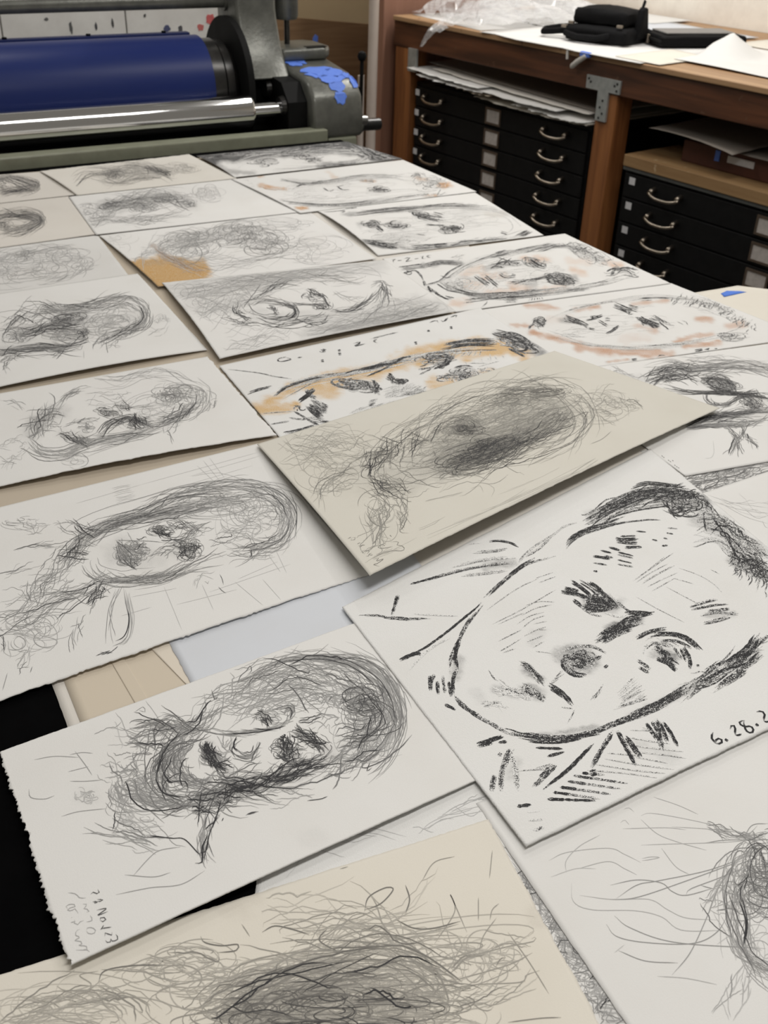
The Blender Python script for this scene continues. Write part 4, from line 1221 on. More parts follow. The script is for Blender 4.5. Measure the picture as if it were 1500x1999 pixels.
PINK = (0.60, 0.36, 0.22)
D = Drawing((620, 370, .48), 34).heavy(1.65)
for q, a in [([(680, 350), (760, 345)], .4), ([(600, 345), (660, 320)], .3), ([(840, 280), (930, 285)], .45), ([(1040, 330), (1080, 345)], .4), ([(790, 390), (850, 400)], .4), ([(600, 385), (650, 390)], .35), ([(560, 465), (600, 460)], .4), ([(1180, 295), (1220, 305)], .45), ([(930, 410), (1000, 395)], .35), ([(1030, 290), (1090, 295)], .2), ([(700, 420), (780, 410)], .3)]:
    D.ws(q, 28, a * 1.3, PINK)
D.ws([(430, 310), (500, 297), (580, 300)], 18, .6, CHAR).ws([(690, 322), (770, 305), (900, 300)], 20, .35, CHAR).ws([(950, 360), (1040, 368)], 30, .5, CHAR).ws([(540, 385), (600, 405)], 36, .22, CHAR).ws([(1000, 410), (1100, 403)], 10, .5, CHAR).ws([(860, 390), (880, 385)], 22, .35, CHAR).ws([(1040, 235), (1160, 290)], 26, .25, CHAR)
D.pen(1.5, .75, CHAR, True).chs([[(430, 312), (500, 297), (580, 300)], [(330, 322), (440, 308)]], 6).chs([[(355, 342), (395, 330), (420, 350), (432, 375)], [(432, 372), (440, 392)], [(440, 392), (500, 372), (540, 335), (600, 302)]], 3).scr((372, 335), 18, 10, 12, d=.9).chs([[(700, 275), (780, 255)], [(720, 262), (770, 250)]], 5).bun([(830, 255), (950, 235), (1040, 230)], 14, 5, 2)
D.bun([(640, 290), (800, 250), (960, 230), (1060, 225)], 12, 6, 1.6, .6)
for k in range(60):
    f = D.r.uniform(0, 1)
    x, y = 1010 + 180 * f + D.r.normal(0, 14), 218 + 85 * f + D.r.normal(0, 14)
    a = D.r.uniform(-.4, .9)
    D.ln([(x, y), (x + 28 * math.cos(a) * .6, y + 8), (x + 34 * math.cos(a), y + 22 * math.sin(a))], 1.6, D.r.uniform(.4, .9))
D.bun([(1170, 350), (1240, 330), (1310, 345)], 26, 12, 2).bun([(500, 370), (540, 400), (640, 432), (760, 432), (900, 420), (1020, 405)], 36, 9).chs([[(1000, 412), (1100, 404)], [(590, 456), (700, 440), (745, 430)]], 4.5).scr((570, 390), 55, 32, 44, d=.5).chs([[(640, 350), (692, 390)], [(680, 350), (735, 395)], [(660, 360), (700, 388)]], 4).chs([[(740, 340), (762, 356), (806, 355)], [(790, 345), (806, 352)]], 3.6)
D.bun([(690, 320), (760, 300), (830, 300)], 24, 9, 2).scr((890, 300), 50, 22, 34, 15, d=.8).ch([(860, 285), (900, 310), (930, 318)], 5).scr((990, 365), 62, 26, 70, 10, 1.8, .85).chs([[(940, 350), (1000, 345), (1060, 375)], [(960, 380), (1020, 385)]], 4).bun([(760, 380), (860, 370), (960, 350)], 18, 8).ch([(760, 447), (815, 445)], 8, .75).hat((860, 455), (868, 440), (915, 448), (910, 438), 6, 1.5, .7).ln([(655, 490), (690, 460), (692, 452)], 1.5, .7).bun([(440, 400), (500, 430), (555, 445)], 9, 6, 2).bun([(1030, 405), (1150, 380), (1300, 345)], 10, 7, d=.5).bun([(530, 265), (560, 275), (600, 272)], 5, 8, 1.2, .5).chs([[(500, 350), (530, 360), (545, 350)]], 2)
D.lns([[(300, 285), (318, 284), (303, 292), (310, 298), (296, 300)], [(325, 290), (345, 288)], [(352, 282), (375, 276), (368, 287), (358, 294), (388, 288)], [(395, 283), (412, 280)], [(418, 274), (432, 271), (424, 281), (440, 281)], [(462, 268), (446, 270), (448, 276), (462, 277)]], 2, .85)
D.pen(1.0, .45, CHAR, True).scr((800, 350), 300, 70, 60, -6, d=.36, size=(.1, .35)).hat((560, 400), (600, 370), (700, 425), (740, 390), 12, 1, .42).bun([(500, 380), (620, 300), (800, 255), (1000, 232), (1150, 280)], 30, 10, d=.45).bun([(520, 390), (700, 440), (900, 425), (1150, 385), (1290, 345)], 26, 9, d=.48).scr((1110, 265), 90, 34, 30, 25, d=.6)
sheet('charcoal face with pink touches dated 5-2-25 in the right column', [(747, 505), (1103, 456), (1310, 553), (890, 609)], 4.4, W_WHITE, D, None, None, (130, 64))

D = Drawing((850, 450, .4333), 35).heavy(1.5)
TAN2 = (0.50, 0.28, 0.17)
for q, r_, a in [([(440, 460), (560, 490), (650, 510)], 18, .6), ([(650, 530), (800, 545), (950, 550), (1060, 560)], 24, .65), ([(420, 340), (540, 350)], 20, .5), ([(640, 355), (730, 345)], 16, .55), ([(915, 430), (985, 447)], 22, .45), ([(1100, 490), (1180, 475), (1250, 465)], 14, .6), ([(1130, 522), (1280, 505)], 16, .6), ([(1190, 400), (1240, 402)], 18, .6), ([(350, 425), (430, 430)], 14, .45), ([(900, 330), (1050, 315)], 14, .45), ([(1330, 430), (1390, 420)], 22, .4), ([(780, 592), (870, 580)], 8, .6), ([(520, 400), (600, 395)], 22, .12), ([(850, 490), (950, 485)], 26, .15), ([(1080, 500), (1180, 500)], 10, .6), ([(210, 410), (230, 420)], 10, .3)]:
    D.ws(q, r_ * 1.25, a * 1.35, TAN2)
D.ws([(950, 415), (1000, 430)], 20, .45, CHAR).ws([(570, 405), (640, 410)], 20, .3, CHAR).ws([(470, 415)], 34, .4, CHAR)
D.pen(1.4, .8, CHAR, True).chs([[(545, 380), (640, 350), (760, 327), (840, 320)]], 2.4, .7).chs([[(915, 306), (1000, 303), (1055, 305)], [(925, 312), (980, 308)]], 4)
G = spline([(1080, 300), (1200, 318), (1300, 350), (1370, 390), (1440, 430)], 50)
for k in range(110):
    x, y = G[int(D.r.integers(0, 50))] + D.r.normal(0, 13, 2)
    D.ln([(x, y), (x + D.r.uniform(-14, 2), y + D.r.uniform(4, 14)), (x + D.r.uniform(-26, 8), y + D.r.uniform(10, 24))], 1.2, D.r.uniform(.4, .85))
D.scr((470, 415), 30, 24, 34, d=.85).chs([[(420, 445), (430, 430), (450, 420)], [(450, 405), (490, 435)]], 3).chs([[(555, 402), (620, 415), (690, 432)], [(590, 388), (640, 405), (690, 430)]], 3.2).bun([(570, 395), (640, 410), (690, 432)], 20, 7, 2, .8).chs([[(680, 405), (715, 400), (700, 385)], [(710, 400), (755, 380)], [(700, 392), (745, 388)], [(735, 405), (778, 430)], [(690, 441), (720, 447)], [(770, 465), (800, 450), (828, 430)], [(800, 445), (828, 430)], [(765, 400), (790, 402)]], 3, .9)
D.chs([[(805, 335), (845, 350), (885, 368)], [(830, 345), (870, 362)], [(868, 344), (915, 356)]], 6.5, .95).ln([(880, 362), (872, 378), (895, 375)], 2.4, .8).bun([(900, 400), (970, 420), (1010, 435)], 26, 8, 2, .85).bun([(965, 390), (1020, 410), (1070, 438)], 16, 8, 1.8, .75).chs([[(930, 400), (980, 420), (1010, 432)]], 6, .9).lns([[(1110, 405), (1130, 412), (1140, 430)], [(1090, 410), (1120, 425)]], 1.6, .6)
D.scr((1345, 480), 75, 24, 40, d=.65).bun([(520, 465), (600, 500), (760, 520), (900, 530), (1050, 515), (1200, 490)], 9, 5, 1.3, .5).bun([(1060, 330), (1250, 370), (1400, 430)], 6, 8, 1, .3).ln([(1410, 535), (1500, 520)], 1.2, .6).chs([[(1170, 543), (1205, 536)], [(1180, 549), (1208, 543)], [(1215, 541), (1238, 534)], [(1226, 532), (1232, 546)], [(1260, 537), (1272, 536)], [(885, 582), (910, 579)]], 3, .95).ln([(1000, 570), (1015, 562), (1038, 564), (1030, 572)], 2, .8).bun([(770, 385), (900, 350), (1000, 340)], 6, 6, 1, .3).bun([(560, 470), (640, 478), (690, 478)], 6, 5, 1.4, .6)
D.pen(.9, .42, CHAR, True).scr((850, 430), 330, 70, 34, -3, d=.3, size=(.1, .35)).bun([(460, 420), (560, 375), (760, 325), (1000, 300), (1250, 330), (1400, 420)], 20, 9, d=.4).bun([(500, 460), (700, 515), (950, 530), (1200, 495), (1380, 450)], 18, 8, d=.38).scr((1250, 335), 130, 34, 34, 18, d=.55, size=(.1, .3))
sheet('pale charcoal face with brown wash under its chin, at the right edge of the bed', [(893, 611), (1311, 553), (1575, 658), (1082, 728)], 3.0, W_WHITE, D, None, None, (150, 70))

D = Drawing((1060, 640, .29333), 36).pen(.8, .6)
D.ws([(640, 350), (760, 320), (950, 270)], 60, .25).ws([(1100, 360), (1250, 390)], 60, .32).ws([(1000, 640), (1250, 600), (1500, 560)], 50, .4).ws([(1380, 490), (1450, 510)], 60, .35)
D.bun([(640, 345), (720, 290), (850, 255), (1000, 280), (1150, 270), (1300, 260), (1500, 290), (1650, 330)], 70, 22).bun([(680, 360), (800, 330), (950, 320), (1050, 330)], 60, 22, d=.75).bun([(880, 200), (1100, 210), (1300, 230), (1500, 280)], 24, 20, d=.35).bun([(760, 290), (900, 260), (1050, 280)], 40, 20, d=.75)
D.scr((1190, 380), 130, 50, 90, 16, d=.75).bun([(1050, 340), (1180, 340), (1300, 410)], 30, 14, d=.85).bun([(1060, 350), (1150, 400), (1280, 420)], 30, 10, d=.85).bun([(800, 400), (950, 430), (1150, 435), (1330, 440), (1500, 470)], 50, 10, d=.8).bun([(1080, 440), (1090, 480), (1130, 510), (1220, 510), (1290, 460)], 30, 10).scr((1400, 500), 80, 45, 60, 20, d=.8).bun([(1200, 520), (1300, 470), (1400, 440), (1520, 460)], 36, 14, d=.75)
D.bun([(950, 650), (1100, 600), (1300, 570), (1520, 550)], 90, 16, d=.7).bun([(960, 660), (1150, 650), (1350, 640), (1500, 600)], 50, 12, d=.6).bun([(1210, 630), (1260, 700), (1300, 760), (1310, 860)], 18, 12).bun([(1330, 610), (1330, 700), (1270, 780), (1235, 860)], 18, 12).bun([(1320, 690), (1380, 750), (1420, 830)], 10, 12).bun([(1330, 660), (1380, 740), (1440, 790)], 8, 10).bun([(420, 240), (560, 310), (700, 360)], 14, 18, d=.3).ln([(1135, 750), (1140, 830), (1120, 865), (1080, 868)], d=.2).bun([(1220, 640), (1300, 620), (1400, 640)], 12, 20, d=.4)
D.pen(.8, .75)
for (x, y) in [(795, 853), (806, 862), (838, 882), (850, 890), (866, 884), (880, 915), (893, 925), (905, 932)]:
    D.ln([(x - 4, y - 3), (x + 4, y + 4)], .9, .7)
sheet('pencil head with big shaded eye, half hidden by the grey cream sheet at right', [(1062, 730), (1640, 652), (1790, 850), (1339, 929)], 4.2, W_WHITE, D, None, None, (120, 60))

D = Drawing((0, 0, 1), 37).pen(.75, .6)
D.scr((1430, 935), 130, 45, 240, -12, d=.65, size=(.1, .35)).ws([(1440, 915), (1510, 900)], 30, .35)
sheet('dark tangled pencil strip between two sheets at the right edge', [(1250, 880), (1750, 780), (1850, 880), (1370, 985)], 2.2, W_WHITE, D, None, None, (60, 30))

D = Drawing((660, 860, .56), 38).pen(.5, .3)
D.lns([[(1290, 190), (1370, 215), (1500, 235)], [(1300, 210), (1400, 240), (1500, 255)], [(1330, 215), (1420, 265), (1500, 290)], [(1420, 240), (1460, 270), (1500, 262)], [(1480, 280), (1490, 300), (1500, 305)]])
D.bun([(1290, 190), (1450, 235), (1700, 260)], 9, 24, d=.28)
sheet('nearly blank white sheet with thin pencil lines at the right edge', [(1325, 978), (1850, 805), (2000, 1020), (1500, 1250)], 3.2, W_WHITE, D, None, None, (50, 40))

# ------------------------------------------------------------------ grey cream sheet lying across the others
D = Drawing((480, 660, .6267), 41).pen(.55, .55)
D.ws([(450, 430), (560, 390), (700, 320), (850, 250), (960, 230)], 110, .36).ws([(620, 390), (760, 345), (820, 320)], 70, .6).ws([(680, 285), (715, 285)], 34, .5).ws([(880, 290), (980, 240)], 60, .3).ws([(440, 460), (500, 470)], 40, .25).ws([(430, 580)], 70, .12).ws([(540, 330), (600, 320)], 40, .15)
OV = [(380, 420), (430, 350), (520, 280), (640, 220), (760, 180), (900, 160), (1010, 190), (1060, 250), (1010, 310), (900, 350), (780, 390), (660, 420), (520, 450), (420, 450)]
D.bun(OV, 130, 26, L=(.06, .22), d=.5).scr((760, 290), 290, 100, 420, -20, size=(.1, .4), d=.5).scr((740, 355), 150, 42, 260, -18, d=.85, size=(.15, .5)).scr((760, 330), 60, 28, 90, -10, d=.9).scr((690, 285), 42, 20, 90, d=.85).scr((640, 298), 60, 26, 30, d=.6).bun([(570, 320), (620, 270), (700, 250), (740, 290)], 30, 10, d=.65)
D.scr((900, 280), 130, 42, 150, -25, d=.65, size=(.15, .5)).bun([(600, 410), (720, 390), (830, 350), (950, 280), (1020, 240)], 100, 16, d=.75, L=(.12, .35)).scr((880, 180), 130, 28, 60, -6, d=.7).bun([(760, 180), (860, 165), (990, 170)], 30, 12, d=.8)
D.bun([(430, 380), (500, 330), (560, 300)], 40, 22, d=.7, L=(.2, .5)).bun([(370, 430), (420, 370), (470, 330)], 40, 18, d=.75).ln([(385, 440), (360, 430), (370, 405), (400, 400)], d=.9).ln([(960, 265), (1010, 250), (1065, 230), (1055, 250), (1050, 290)], d=.9).ln([(375, 350), (378, 370), (370, 375)], .6, .9)
D.lns([[(565, 225), (575, 240), (600, 200), (605, 226), (640, 192), (652, 212), (672, 186), (690, 195)], [(730, 175), (740, 160), (748, 170), (775, 145), (790, 155), (812, 130), (818, 150)]], d=.3)
D.scr((1100, 210), 110, 50, 34, d=.38).bun([(1130, 190), (1180, 210), (1240, 220)], 12, 14, d=.45).lns([[(1115, 190), (1130, 210), (1165, 220)], [(1140, 180), (1190, 195), (1240, 215)]], d=.6).bun([(1020, 200), (1080, 190), (1160, 170)], 14, 18, d=.4).bun([(1050, 230), (1110, 240), (1160, 265)], 14, 12, d=.5)
D.pen(.5, .35).bun([(100, 360), (240, 360), (380, 370)], 36, 30).bun([(150, 330), (260, 300), (400, 330)], 24, 24).bun([(230, 540), (240, 470), (300, 420), (380, 390)], 24, 14, d=.5).scr((250, 430), 120, 75, 34).bun([(330, 370), (400, 360), (470, 360)], 20, 9, d=.6).bun([(160, 350), (240, 320), (350, 330), (420, 350)], 16, 20, d=.4)
D.pen(.55, .5).bun([(400, 450), (420, 530), (410, 620), (380, 680)], 26, 22).bun([(480, 480), (490, 540), (500, 600)], 14, 12, d=.5).scr((440, 540), 60, 70, 30, d=.45).bun([(380, 440), (450, 470), (520, 480)], 40, 16, d=.75).bun([(370, 560), (400, 600), (450, 640)], 8, 16, d=.4).lns([[(375, 545), (395, 575), (430, 590), (450, 588)], [(505, 485), (500, 540), (480, 600), (508, 608)]], d=.65)
for (a, b) in [((520, 640), (1080, 390)), ((700, 560), (1060, 400)), ((760, 500), (980, 400)), ((620, 590), (900, 460)), ((880, 500), (1100, 380)), ((540, 600), (640, 550)), ((560, 510), (700, 470)), ((600, 480), (640, 440))]:
    D.bun([a, ((a[0] + b[0]) / 2, (a[1] + b[1]) / 2 + 4), b], 2, 5, d=.22, L=(.7, 1.0))
D.lns([[(880, 398), (960, 358), (1030, 312), (1055, 280)], [(1075, 330), (1110, 315), (1140, 290)]], d=.6).lns([[(765, 495), (775, 470), (755, 455)], [(700, 470), (730, 460), (740, 480)]], d=.3).ln([(580, 370), (590, 365), (585, 350)], .5, .8)
D.at(640, 1000, .12).pen(.5, .7)
D.lns([[(330, 432), (380, 405)], [(390, 420), (365, 445), (400, 460), (455, 440), (460, 418), (420, 408), (390, 420)], [(480, 520), (530, 495)], [(495, 545), (505, 568), (535, 565), (550, 540), (575, 530), (610, 525), (590, 545), (560, 540), (530, 550), (500, 540)], [(570, 640), (572, 670)], [(570, 655), (640, 625), (690, 630), (650, 655), (640, 680)], [(620, 715), (680, 712), (660, 690), (720, 665)], [(675, 695), (720, 700), (730, 685)]])
D.ln([(1060, 560), (960, 580), (870, 590), (820, 575), (850, 540), (920, 525), (935, 545), (900, 560), (890, 545)]).ln([(1020, 485), (1140, 480), (1150, 500), (1130, 540), (1200, 545), (1250, 590), (1210, 630), (1060, 630), (900, 665), (730, 755)]).ln([(740, 770), (830, 750), (790, 800), (910, 760), (800, 840), (740, 850), (800, 870), (880, 890), (930, 870), (960, 850), (1060, 855)]).ln([(1010, 370), (1040, 400)]).bun([(560, 810), (800, 720), (1100, 600), (1450, 420)], 5, 30, d=.25)
sheet('grey cream sheet with a dense dark pencil head dated 10 18 24, lying across others', [(502, 867), (1083, 685), (1406, 797), (722, 1123)], 9.0, W_GREY, D, {'B': 4, 'L': 3}, {'B': .5}, (150, 90), corner=(1, 0, 3, 22))

# ------------------------------------------------------------------ near sheets
D = Drawing((900, 1420, .4), 51).pen(.45, .6)
D.scr((560, 1080), 260, 480, 700, 57, size=(.03, .12), d=.5, spread=.95)
D.hat((240, 640), (330, 760), (700, 1448), (830, 1448), 60, d=.35).ws([(690, 1380), (740, 1448)], 60, .35)
D.bun([(300, 700), (520, 1050), (760, 1448)], 160, 40, d=.55, L=(.03, .12))
sheet('scribbled sheet showing as a strip between the two lowest drawings', [(900, 1640), (1130, 1560), (1560, 2120), (1240, 2260)], 1.8, W_WHITE, D, None, None, (50, 60))

D = Drawing((0, 1200, .6667), 52).pen(.45, .3)
D.lns([[(1230, 640), (1260, 610), (1330, 580), (1430, 555)], [(1250, 630), (1300, 600), (1440, 570)], [(930, 680), (1010, 650), (1090, 640), (1160, 660)], [(880, 700), (980, 640), (1080, 625), (1190, 650)], [(800, 740), (860, 700), (960, 670), (1050, 665)], [(1330, 560), (1380, 590), (1420, 560)]])
D.bun([(820, 735), (960, 660), (1150, 620)], 8, 22).bun([(1220, 640), (1320, 580), (1450, 540)], 8, 16)
sheet('rough white sheet with faint arcs, below the bearded drawing dated 28 NOV 23', [(520, 1560), (1000, 1420), (1030, 1640), (490, 1815)], 2.6, W_ROUGH, D, None, None, (50, 30))

D = Drawing((900, 1420, .4), 53).pen(.5, .34)
D.lns([[(880, 430), (940, 420), (1160, 460), (1400, 520)], [(1030, 485), (1250, 500), (1490, 530)], [(790, 495), (1000, 490), (1100, 500)], [(880, 575), (1000, 570), (1300, 560), (1480, 540)], [(885, 640), (930, 632), (970, 635), (920, 646), (885, 650)], [(430, 650), (520, 610), (720, 590), (800, 620), (880, 660)], [(570, 690), (720, 655), (800, 690), (860, 720)], [(680, 525), (580, 580), (515, 650), (515, 710)], [(540, 760), (550, 850), (640, 890), (850, 895), (980, 925), (1080, 990), (1300, 990)], [(580, 820), (740, 840), (920, 840), (1010, 890), (1100, 930), (1250, 940)], [(880, 450), (960, 520), (1060, 560), (1200, 600)], [(980, 590), (1050, 680), (1120, 720)], [(940, 340), (1060, 380), (1160, 425)], [(960, 1215), (1100, 1225), (1250, 1255)]])
D.pen(.55, .55).lns([[(730, 770), (860, 745), (980, 760), (1030, 800), (1100, 820), (1250, 780)], [(730, 840), (860, 830), (1100, 750), (1400, 640)], [(760, 835), (860, 770), (960, 750), (1200, 700), (1400, 630)], [(750, 920), (830, 980), (1050, 1050), (1490, 1080)], [(710, 960), (760, 1020), (900, 1050), (1130, 1055), (1250, 1000), (1310, 900)], [(770, 1090), (900, 1140), (1060, 1150)], [(1030, 1210), (1120, 1100), (1200, 930), (1260, 780), (1350, 650)], [(1100, 820), (1120, 790), (1250, 740), (1400, 680)], [(1190, 565), (1300, 550), (1490, 550)], [(1170, 770), (1200, 780), (1240, 790)], [(1320, 940), (1400, 940), (1500, 880)], [(1375, 560), (1420, 480), (1500, 470)]])
D.pen(.5, .5).bun([(1490, 540), (1350, 640), (1310, 760), (1330, 900), (1380, 1080), (1480, 1190), (1600, 1250)], 50, 40).scr((1450, 750), 130, 180, 110, d=.6).scr((1560, 700), 180, 180, 90, d=.7).bun([(1400, 520), (1460, 620), (1480, 700)], 14, 16, d=.8).bun([(1360, 800), (1400, 960), (1390, 1070)], 9, 8, d=.8, L=(.5, .9)).bun([(1420, 690), (1360, 800), (1410, 930)], 7, 8, d=.8).bun([(1400, 1150), (1300, 1320), (1270, 1440)], 9, 18, d=.4).bun([(1400, 1150), (1400, 1300), (1330, 1440)], 6, 14, d=.35).bun([(1200, 900), (1300, 830), (1400, 800)], 18, 40).scr((1440, 1100), 100, 160, 26, d=.4).bun([(1200, 470), (1350, 530), (1500, 540)], 22, 16, d=.55).bun([(1320, 600), (1290, 720), (1200, 860), (1190, 900)], 10, 14, d=.4)
D.pen(.5, .25).lns([[(795, 400), (820, 392), (845, 412)], [(780, 465), (800, 452), (822, 475)], [(440, 730), (560, 690), (660, 690)], [(750, 1100), (800, 1060)], [(1250, 1060), (1330, 1000), (1380, 940)]])
sheet('white sheet with loose flowing pencil hair at the lower right', [(930, 1568), (1760, 1180), (2130, 1640), (1340, 2170)], 3.2, W_WHITE, D, None, None, (110, 80))

D = Drawing((0, 1540, .8), 54).pen(.62, .5)
D.ws([(620, 545), (800, 520), (1000, 540)], 90, .22).ws([(1330, 300), (1380, 290)], 60, .12, (.25, .2, .16)).ws([(560, 290), (610, 270)], 50, .10, (.25, .2, .16))
D.scr((800, 560), 360, 150, 200, 0, d=.45, size=(.12, .5)).scr((830, 560), 260, 90, 200, d=.72, size=(.12, .5)).bun([(450, 540), (620, 470), (800, 440), (980, 430), (1110, 500)], 90, 30, d=.55).bun([(520, 570), (650, 520), (800, 480), (1000, 470)], 80, 30, d=.6).scr((640, 545), 110, 50, 80, d=.65).scr((1000, 520), 150, 80, 70, d=.5)
D.scr((870, 440), 300, 110, 60, -10, d=.42, size=(.3, .9)).bun([(700, 400), (860, 350), (1040, 400), (1130, 480)], 40, 40, d=.42)
D.lns([[(490, 360), (500, 375), (540, 383), (580, 380), (575, 395), (530, 400)], [(640, 350), (670, 335), (710, 342), (755, 356)], [(240, 475), (255, 445), (320, 432), (400, 430)], [(890, 300), (900, 265), (940, 242), (960, 246), (930, 280), (890, 296)], [(990, 235), (1000, 270), (990, 305)], [(965, 318), (1010, 340), (1060, 340), (1125, 323)], [(800, 340), (780, 370), (830, 400)]], .8, .7)
D.lns([[(1168, 265), (1168, 322)], [(1196, 320), (1202, 295), (1218, 280)], [(1195, 218), (1202, 150)], [(1130, 410), (1170, 402), (1240, 385), (1303, 372), (1306, 362), (1298, 366)], [(1090, 490), (1160, 478), (1270, 472), (1285, 455), (1318, 443)], [(1240, 350), (1290, 420), (1340, 500)], [(1170, 400), (1180, 360), (1212, 315)], [(1100, 470), (1240, 430), (1300, 400)], [(940, 360), (1040, 350), (1120, 330)], [(1030, 225), (1060, 180), (1110, 165)], [(590, 330), (610, 360)], [(700, 230), (760, 215), (850, 190)], [(590, 600), (700, 440), (660, 400)], [(1140, 350), (1100, 260), (1110, 300), (1060, 380)]], .62, .5)
D.bun([(640, 310), (760, 300), (850, 320), (980, 300), (1100, 240)], 16, 30, d=.3).bun([(1060, 540), (1200, 500), (1320, 440)], 20, 24, d=.4).bun([(1080, 430), (1200, 390), (1310, 370)], 12, 18, d=.42).scr((1180, 420), 110, 70, 26, d=.35).lns([[(1210, 435), (1222, 415), (1235, 412)], [(1240, 570), (1320, 560), (1370, 558)]], .62, .6)
D.scr((170, 560), 190, 85, 36, d=.3, size=(.3, .8)).bun([(0, 570), (150, 520), (300, 520), (340, 570)], 40, 24, d=.42).lns([[(185, 490), (215, 490), (222, 475), (195, 455), (240, 445)], [(355, 460), (400, 480), (460, 485)], [(400, 435), (405, 465), (440, 470)]], .6, .45).bun([(240, 470), (350, 430), (500, 420), (620, 440)], 16, 24, d=.35).scr((480, 450), 130, 70, 40, d=.4)
sheet('cream sheet with a dark tangle of pencil hair at the bottom edge', [(-150, 1951), (954, 1599), (1330, 2290), (120, 2800)], 4.2, W_CREAM, D, None, {'T': .35, 'R': .5}, (130, 90))

# charcoal face dated 6.28
D = Drawing((660, 860, .56), 55).heavy(1.2)
K = CHAR
for q, r_, a in [([(900, 555), (950, 570)], 42, .75), ([(960, 655), (1040, 625)], 26, .7), ([(830, 755), (850, 775)], 55, .55), ([(1130, 740), (1160, 750)], 34, .75), ([(1150, 190), (1250, 210)], 45, .6), ([(900, 265), (1050, 200)], 34, .45), ([(1280, 270), (1380, 330), (1480, 390)], 46, .40), ([(1400, 420), (1500, 470)], 36, .5), ([(660, 870), (700, 890)], 30, .5), ([(560, 870), (620, 885)], 22, .3), ([(660, 800), (700, 830)], 22, .5), ([(520, 440), (600, 425)], 24, .35), ([(900, 1000), (700, 1030)], 16, .4), ([(1350, 800), (1440, 740)], 26, .4), ([(1020, 960), (1150, 900), (1260, 850)], 20, .45), ([(420, 760), (405, 830)], 20, .3), ([(700, 670), (690, 700)], 30, .12), ([(1290, 610), (1370, 605)], 16, .3), ([(1010, 900), (1050, 890)], 20, .25), ([(620, 1120), (600, 1180)], 22, .18), ([(1050, 1060), (1150, 1100)], 40, .12), ([(500, 900), (480, 880)], 30, .10)]:
    D.ws(q, r_ * 1.1, min(1, a * 1.15), K)
D.pen(1.1, .75, K, True)
D.chs([[(520, 352), (580, 350), (632, 368)], [(545, 350), (600, 356)]], 2.6, .95).ch([(430, 365), (500, 358)], 1.2, .4)
D.chs([[(245, 503), (330, 480), (420, 455), (520, 435), (610, 425)], [(400, 440), (520, 415), (620, 408)], [(470, 390), (540, 385), (600, 375)], [(430, 470), (520, 462), (600, 450)]], 3.4, .55).chs([[(245, 503), (300, 488), (370, 470)]], 2.2, .9)
D.chs([[(212, 538), (200, 575), (188, 608)], [(205, 540), (195, 580)]], 3, .9).chs([[(65, 612), (140, 612), (190, 622), (325, 625)]], 2.6, .7).ch([(245, 603), (330, 610), (440, 612)], 1.2, .45).ch([(180, 618), (250, 624)], 3, .9)
D.chs([[(220, 765), (290, 730), (350, 690), (420, 635), (480, 585), (500, 565)], [(500, 560), (560, 505), (620, 455), (690, 412)]], 3, .9).chs([[(215, 765), (270, 742), (290, 745)], [(590, 480), (640, 440), (685, 415)]], 3.6, .95).chs([[(250, 800), (290, 755), (340, 715), (390, 690)]], 1.6, .6)
D.chs([[(610, 455), (650, 400), (700, 360), (750, 330), (790, 300), (840, 285)], [(640, 410), (700, 375), (745, 330)], [(560, 500), (640, 440), (760, 400)]], 2.6, .55)
D.chs([[(780, 385), (820, 340), (880, 310), (950, 290), (1010, 270)], [(850, 290), (920, 255), (1000, 215), (1080, 190)], [(870, 272), (960, 215), (1040, 180), (1120, 165), (1180, 160)], [(880, 300), (980, 250), (1100, 225), (1200, 215)]], 7, .78).bun([(870, 290), (960, 235), (1060, 195), (1160, 180), (1250, 185)], 60, 16, 1.6, .85).chs([[(860, 330), (950, 295), (1060, 277), (1170, 275)]], 2.6, .7).chs([[(1020, 165), (1080, 150), (1170, 158), (1200, 150)]], 5, .85).bun([(1060, 190), (1160, 190), (1260, 200)], 30, 14, 2, .95).chs([[(1100, 180), (1200, 180), (1255, 185)]], 4, .95)
D.scr((1210, 220), 75, 36, 46, 10, 1.4, .9).bun([(1130, 200), (1180, 250), (1240, 240)], 20, 14, 1.5, .9).bun([(1200, 190), (1280, 215), (1300, 260)], 24, 18, 1.6, .8)
D.bun([(1250, 290), (1340, 290), (1420, 350), (1500, 400)], 46, 26, 1.5, .6).bun([(1280, 250), (1360, 310), (1430, 370), (1500, 410)], 50, 24, 1.6, .65).bun([(1240, 345), (1320, 352), (1400, 410), (1500, 480)], 20, 16, 1.2, .45)
for k in range(70):
    x, y = 1370 + 130 * D.r.uniform(), 0
    y = 395 + (x - 1370) * .55 + D.r.normal(0, 22)
    D.ln([(x, y), (x + 6, y + 14), (x - 4 + D.r.normal(0, 5), y + D.r.uniform(22, 40))], 1.1, D.r.uniform(.6, .95))
D.bun([(1360, 400), (1440, 430), (1510, 470)], 40, 22, 1.8, .85)
D.chs([[(1040, 315), (1075, 318)], [(1150, 305), (1185, 308)], [(1145, 322), (1170, 326)], [(1095, 345), (1115, 350)], [(1135, 340), (1150, 344)], [(1130, 368), (1150, 366)]], 1.8, .8)
D.chs([[(960, 338), (1000, 348), (1050, 345)], [(970, 352), (1010, 358), (1045, 358)], [(1000, 372), (1060, 370)], [(985, 338), (1040, 336)], [(945, 372), (985, 385)], [(975, 393), (1030, 406)], [(890, 403), (950, 412)]], 4, .92)
D.chs([[(915, 385), (955, 395)], [(890, 424), (940, 432)], [(975, 414), (1025, 425)], [(975, 432), (1030, 442)], [(890, 456), (906, 458)], [(930, 400), (960, 408)]], 2.2, .85)
